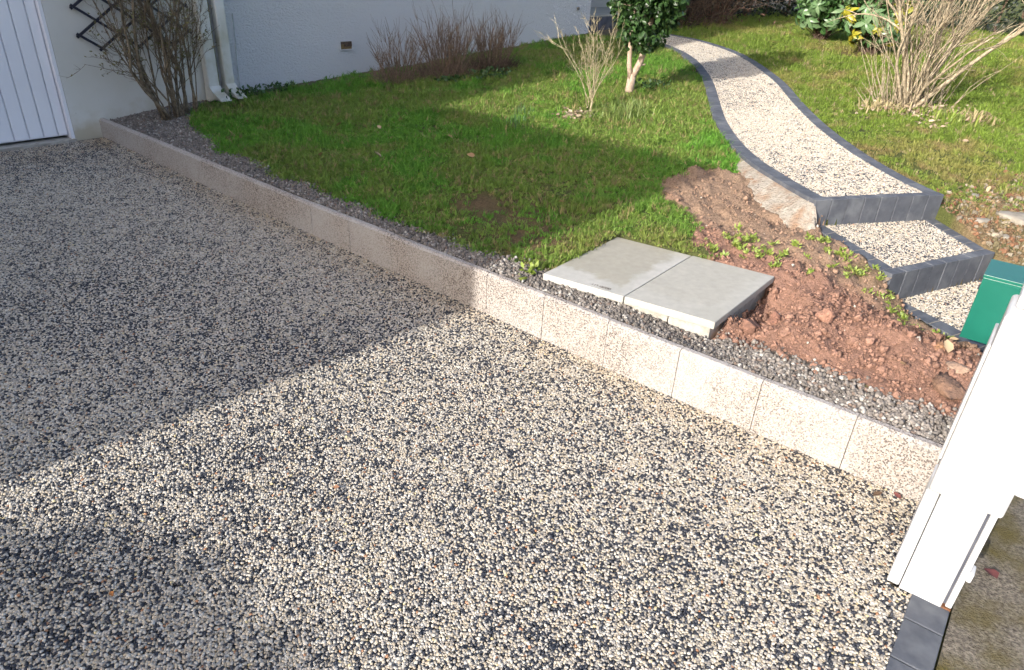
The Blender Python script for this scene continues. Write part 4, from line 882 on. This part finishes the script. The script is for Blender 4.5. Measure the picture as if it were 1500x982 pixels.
for i, (x, y, lab) in enumerate([(5.72, 4.36, 'left clump of bluish bulb shoots in the lawn shade'), (6.02, 4.55, 'right clump of bluish bulb shoots in the sunlit lawn'), (5.5, 4.3, 'smallest clump of bulb shoots near the shadow edge')]):
    blades('bulb_shoots', (x, y), 26 - 6 * (i == 2), .11, .06, 100 + i, lab, M['blade_blue'], 'bulb shoots in the lawn', .004, .18, 'bulb shoots')
wl_ = leaf_mesh('weed_leaf', .045, .011, .3, .3)
def weed(loc, s, seed):
    r = random.Random(seed); P = []; D = []
    for k in range(r.randint(12, 22)): P.append((r.gauss(0, .012), r.gauss(0, .012), r.uniform(0, .03) * s)); a = r.random() * 6.28; D.append((math.cos(a), math.sin(a), r.uniform(.4, 1.6)))
    o = mkobj('weed_seedling', leaves_mesh('weed_seedling', np.array(P), np.array(D), .042 * s, .0075 * s, np.random.default_rng(seed)), M['leaf_weed']); o.location = (*loc, float(soil_z(np.array(loc[0]), np.array(loc[1]))) - .004)
    lab = 'weed seedling in the thick cluster behind the cover slabs' if (loc[0] < 4.5 and loc[1] > 1.12) else ('weed seedling sprouting along the left edge of the steps' if loc[0] > 4.42 + .55 * loc[1] - .1 else 'weed seedling scattered on the open bare soil')
    return tag(o, lab, 'weed', 'weed seedlings on the bare soil: ' + lab.split(' ')[2])
WE = [(4.22,1.61),(4.43,1.57),(4.28,1.44),(4.69,1.58),(4.22,1.26),(4.5,1.17),(4.52,1.04),(4.64,1.15),(4.56,.87),(4.95,.92),(4.82,.72),(4.70,.61),(4.64,.51),(4.50,.2),(4.46,.13),(4.40,.21),(4.52,.77),(4.60,.45),(4.67,.95),(4.96,1.12),(4.37,1.36),(4.19,1.15),(4.33,1.52),(4.12,1.55),(4.74,.83),(4.45,.62),(4.3,.95)]
for i in range(30): WE.append((rnd.gauss(4.33, .13), rnd.gauss(1.42, .12)))
for i in range(34):
    t_ = rnd.random(); WE.append((4.40 + .62 * t_ + rnd.gauss(-.04, .06), .08 + 1.05 * t_ + rnd.gauss(.04, .06)))
WE = [p for p in WE if not path_mask(np.array([p[0]]), np.array([p[1]]))[0] and not inpoly(np.array([p[0]]), np.array([p[1]]), SLAB)[0]]
for i, p in enumerate(WE): weed(p, rnd.uniform(.4, .9), 200 + i)
for i, (x, y, s, lab) in enumerate([(4.42, 7.2, .14, 'leafy ground cover at the foot of the cable'), (4.8, 7.2, .12, 'reddish green ground cover along the stucco wall foot'), (3.13, 2.24, .05, 'bright leafy weed beside the left corner of the cover slab'), (7.15, 6.0, .16, 'dark low plant under the right bare clump'), (6.65, 6.18, .10, 'low green plant in front of the middle bare clump'), (8.15, 4.2, .16, 'grey green ground cover right of the camellia base')]):
    rr = np.random.default_rng(300 + i); n = int(900 * s); P = np.stack([rr.normal(0, s, n), rr.normal(0, s * .5, n), rr.random(n) * s * .7], 1); D = rr.normal(size=(n, 3)); D[:, 2] = abs(D[:, 2])
    o = mkobj('ground_cover', leaves_mesh('ground_cover', P, D, .05, .014, rr), M['leaf_weed'] if i in (2,) else M['leaf_dark']); o.location = (x, y, gz(x, y)); tag(o, lab, 'plant')
fl = leaf_mesh('fallen_leaf', .075, .026, .5, -.2); fl.materials.append(M['leaf_brown'])
LV = [(4.82,4.47,'orange brown fallen leaf in the middle of the shaded lawn'),(4.53,5.15,'pale fallen leaf on the lawn below the left bare clump'),(4.29,5.52,'upper left fallen leaf on the shaded lawn'),(3.6,4.89,'fallen leaf on the lawn close to the gravel strip'),(3.93,4.47,'curled fallen leaf left of the lawn centre'),(5.41,4.43,'fallen leaf beside the bulb shoots'),(4.14,2.71,'pale pinkish fallen leaf above the cover slabs'),(5.34,5.18,'fallen leaf near the sunlit patch edge'),(5.95,6.25,'orange fallen leaf in front of the left bare clump'),(6.98,.33,'dry leaf on the mossy grass right of the steps'),(10.4,2.5,'dry leaf on the right lawn beside the path'),(8.5,4.0,'pinkish dry leaf right of the camellia'),(3.42,.24,'small orange leaf lying on the gravel'),(4.38,.12,'rust coloured upright leaf among weeds near the letterbox'),(3.68,.08,'bright orange leaf on the soil by the gate post'),(4.5,3.9,'dark leaf in the shaded lawn'),(5.2,3.3,'brown leaf near the shadow tip')]
for i, (x, y, lab) in enumerate(LV):
    o = bpy.data.objects.new('fallen_leaf', fl); COL.objects.link(o); zz = float(soil_z(np.array(x), np.array(y))); o.location = (x, y, zz + .022); s_ = rnd.uniform(.7, 1.15); o.scale = (s_, s_, s_); o.rotation_euler = (rnd.gauss(0, .35), rnd.gauss(-.2, .35), rnd.random() * 6.28); tag(o, lab, 'leaf', 'fallen leaves')
for (x, y, lab, c, L_) in [(1.29, 1.85, 'small brown leaf lying on the sunlit driveway pebbles', (.22,.11,.06), .03), (.47, 1.98, 'small orange leaf near the lower left corner of the driveway', (.42,.17,.05), .026), (2.86, .02, 'dark red leaf scrap at the foot of the kerb by the gate post', (.16,.05,.045), .04), (2.80, .12, 'curled brown twig scrap beside the end of the kerb', (.10,.06,.035), .045)]:
    o = mkobj('fallen_leaf', leaf_mesh('fallen_leaf', L_, L_ * .35, .5, -.3), m_noise('leaf scrap', tuple(v * .8 for v in c), c, 60, .8)); o.location = (x, y, float(drive(y)) + .010); o.rotation_euler = (rnd.gauss(0, .3), rnd.gauss(0, .3), rnd.random() * 6.28); tag(o, lab, 'leaf', 'leaf scraps on the driveway')
# leaf litter under the twiggy shrub and the big bare shrub
def litter(name, loc, sx, n, seed, label, L=.05):
    rr = np.random.default_rng(seed); x = rr.normal(loc[0], sx, n); y = rr.normal(loc[1], sx * .8, n); D = rr.normal(size=(n, 3)); D[:, 2] *= .25
    b = (loc[0], loc[1], gz(*loc)); z = ground(x, y) + .008 + rr.random(n) * .03
    o = mkobj(name, leaves_mesh(name, np.stack([x, y, z], 1) - np.array(b), D, L, .014, rr), m_leaf(name + str(seed), (.20, .13, .08), (.46, .38, .28), .85, .1)); o.location = b; return tag(o, label, 'leaf litter', None, 'stuff')
litter('leaf_litter', (6.38, 4.12), .14, 150, 1, 'pale dead leaf litter beside the twiggy shrub')
litter('leaf_litter', (9.5, 1.45), .38, 420, 2, 'pale dead leaf litter around the base of the large bare shrub', .06)
for i, (x, y, lab) in enumerate([(9.2, 1.75, 'yellowish plant clump left of the large bare shrub base'), (9.3, 1.15, 'pale green plant clump in front of the large bare shrub'), (9.6, .85, 'pale plant clump right of the large bare shrub base')]):
    blades('plant_clump', (x, y), 90, .13, .13, 400 + i, lab, M['leaf_weed'] if i == 1 else M['dry'], 'low clumps round the bare shrub', .007, .8, 'plant')
rl = bpy.data.objects.new('fallen_leaf', leaf_mesh('fallen_leaf', .06, .03, .3, .1)); COL.objects.link(rl); rl.data.materials.append(m_noise('dark red leaf', (.11, .03, .03), (.16, .05, .045), 30, .8)); rl.location = (2.66, -.37, -.02); rl.rotation_euler = (.05, 0, .9); tag(rl, 'dark red leaf on the street beside the gate post', 'leaf')
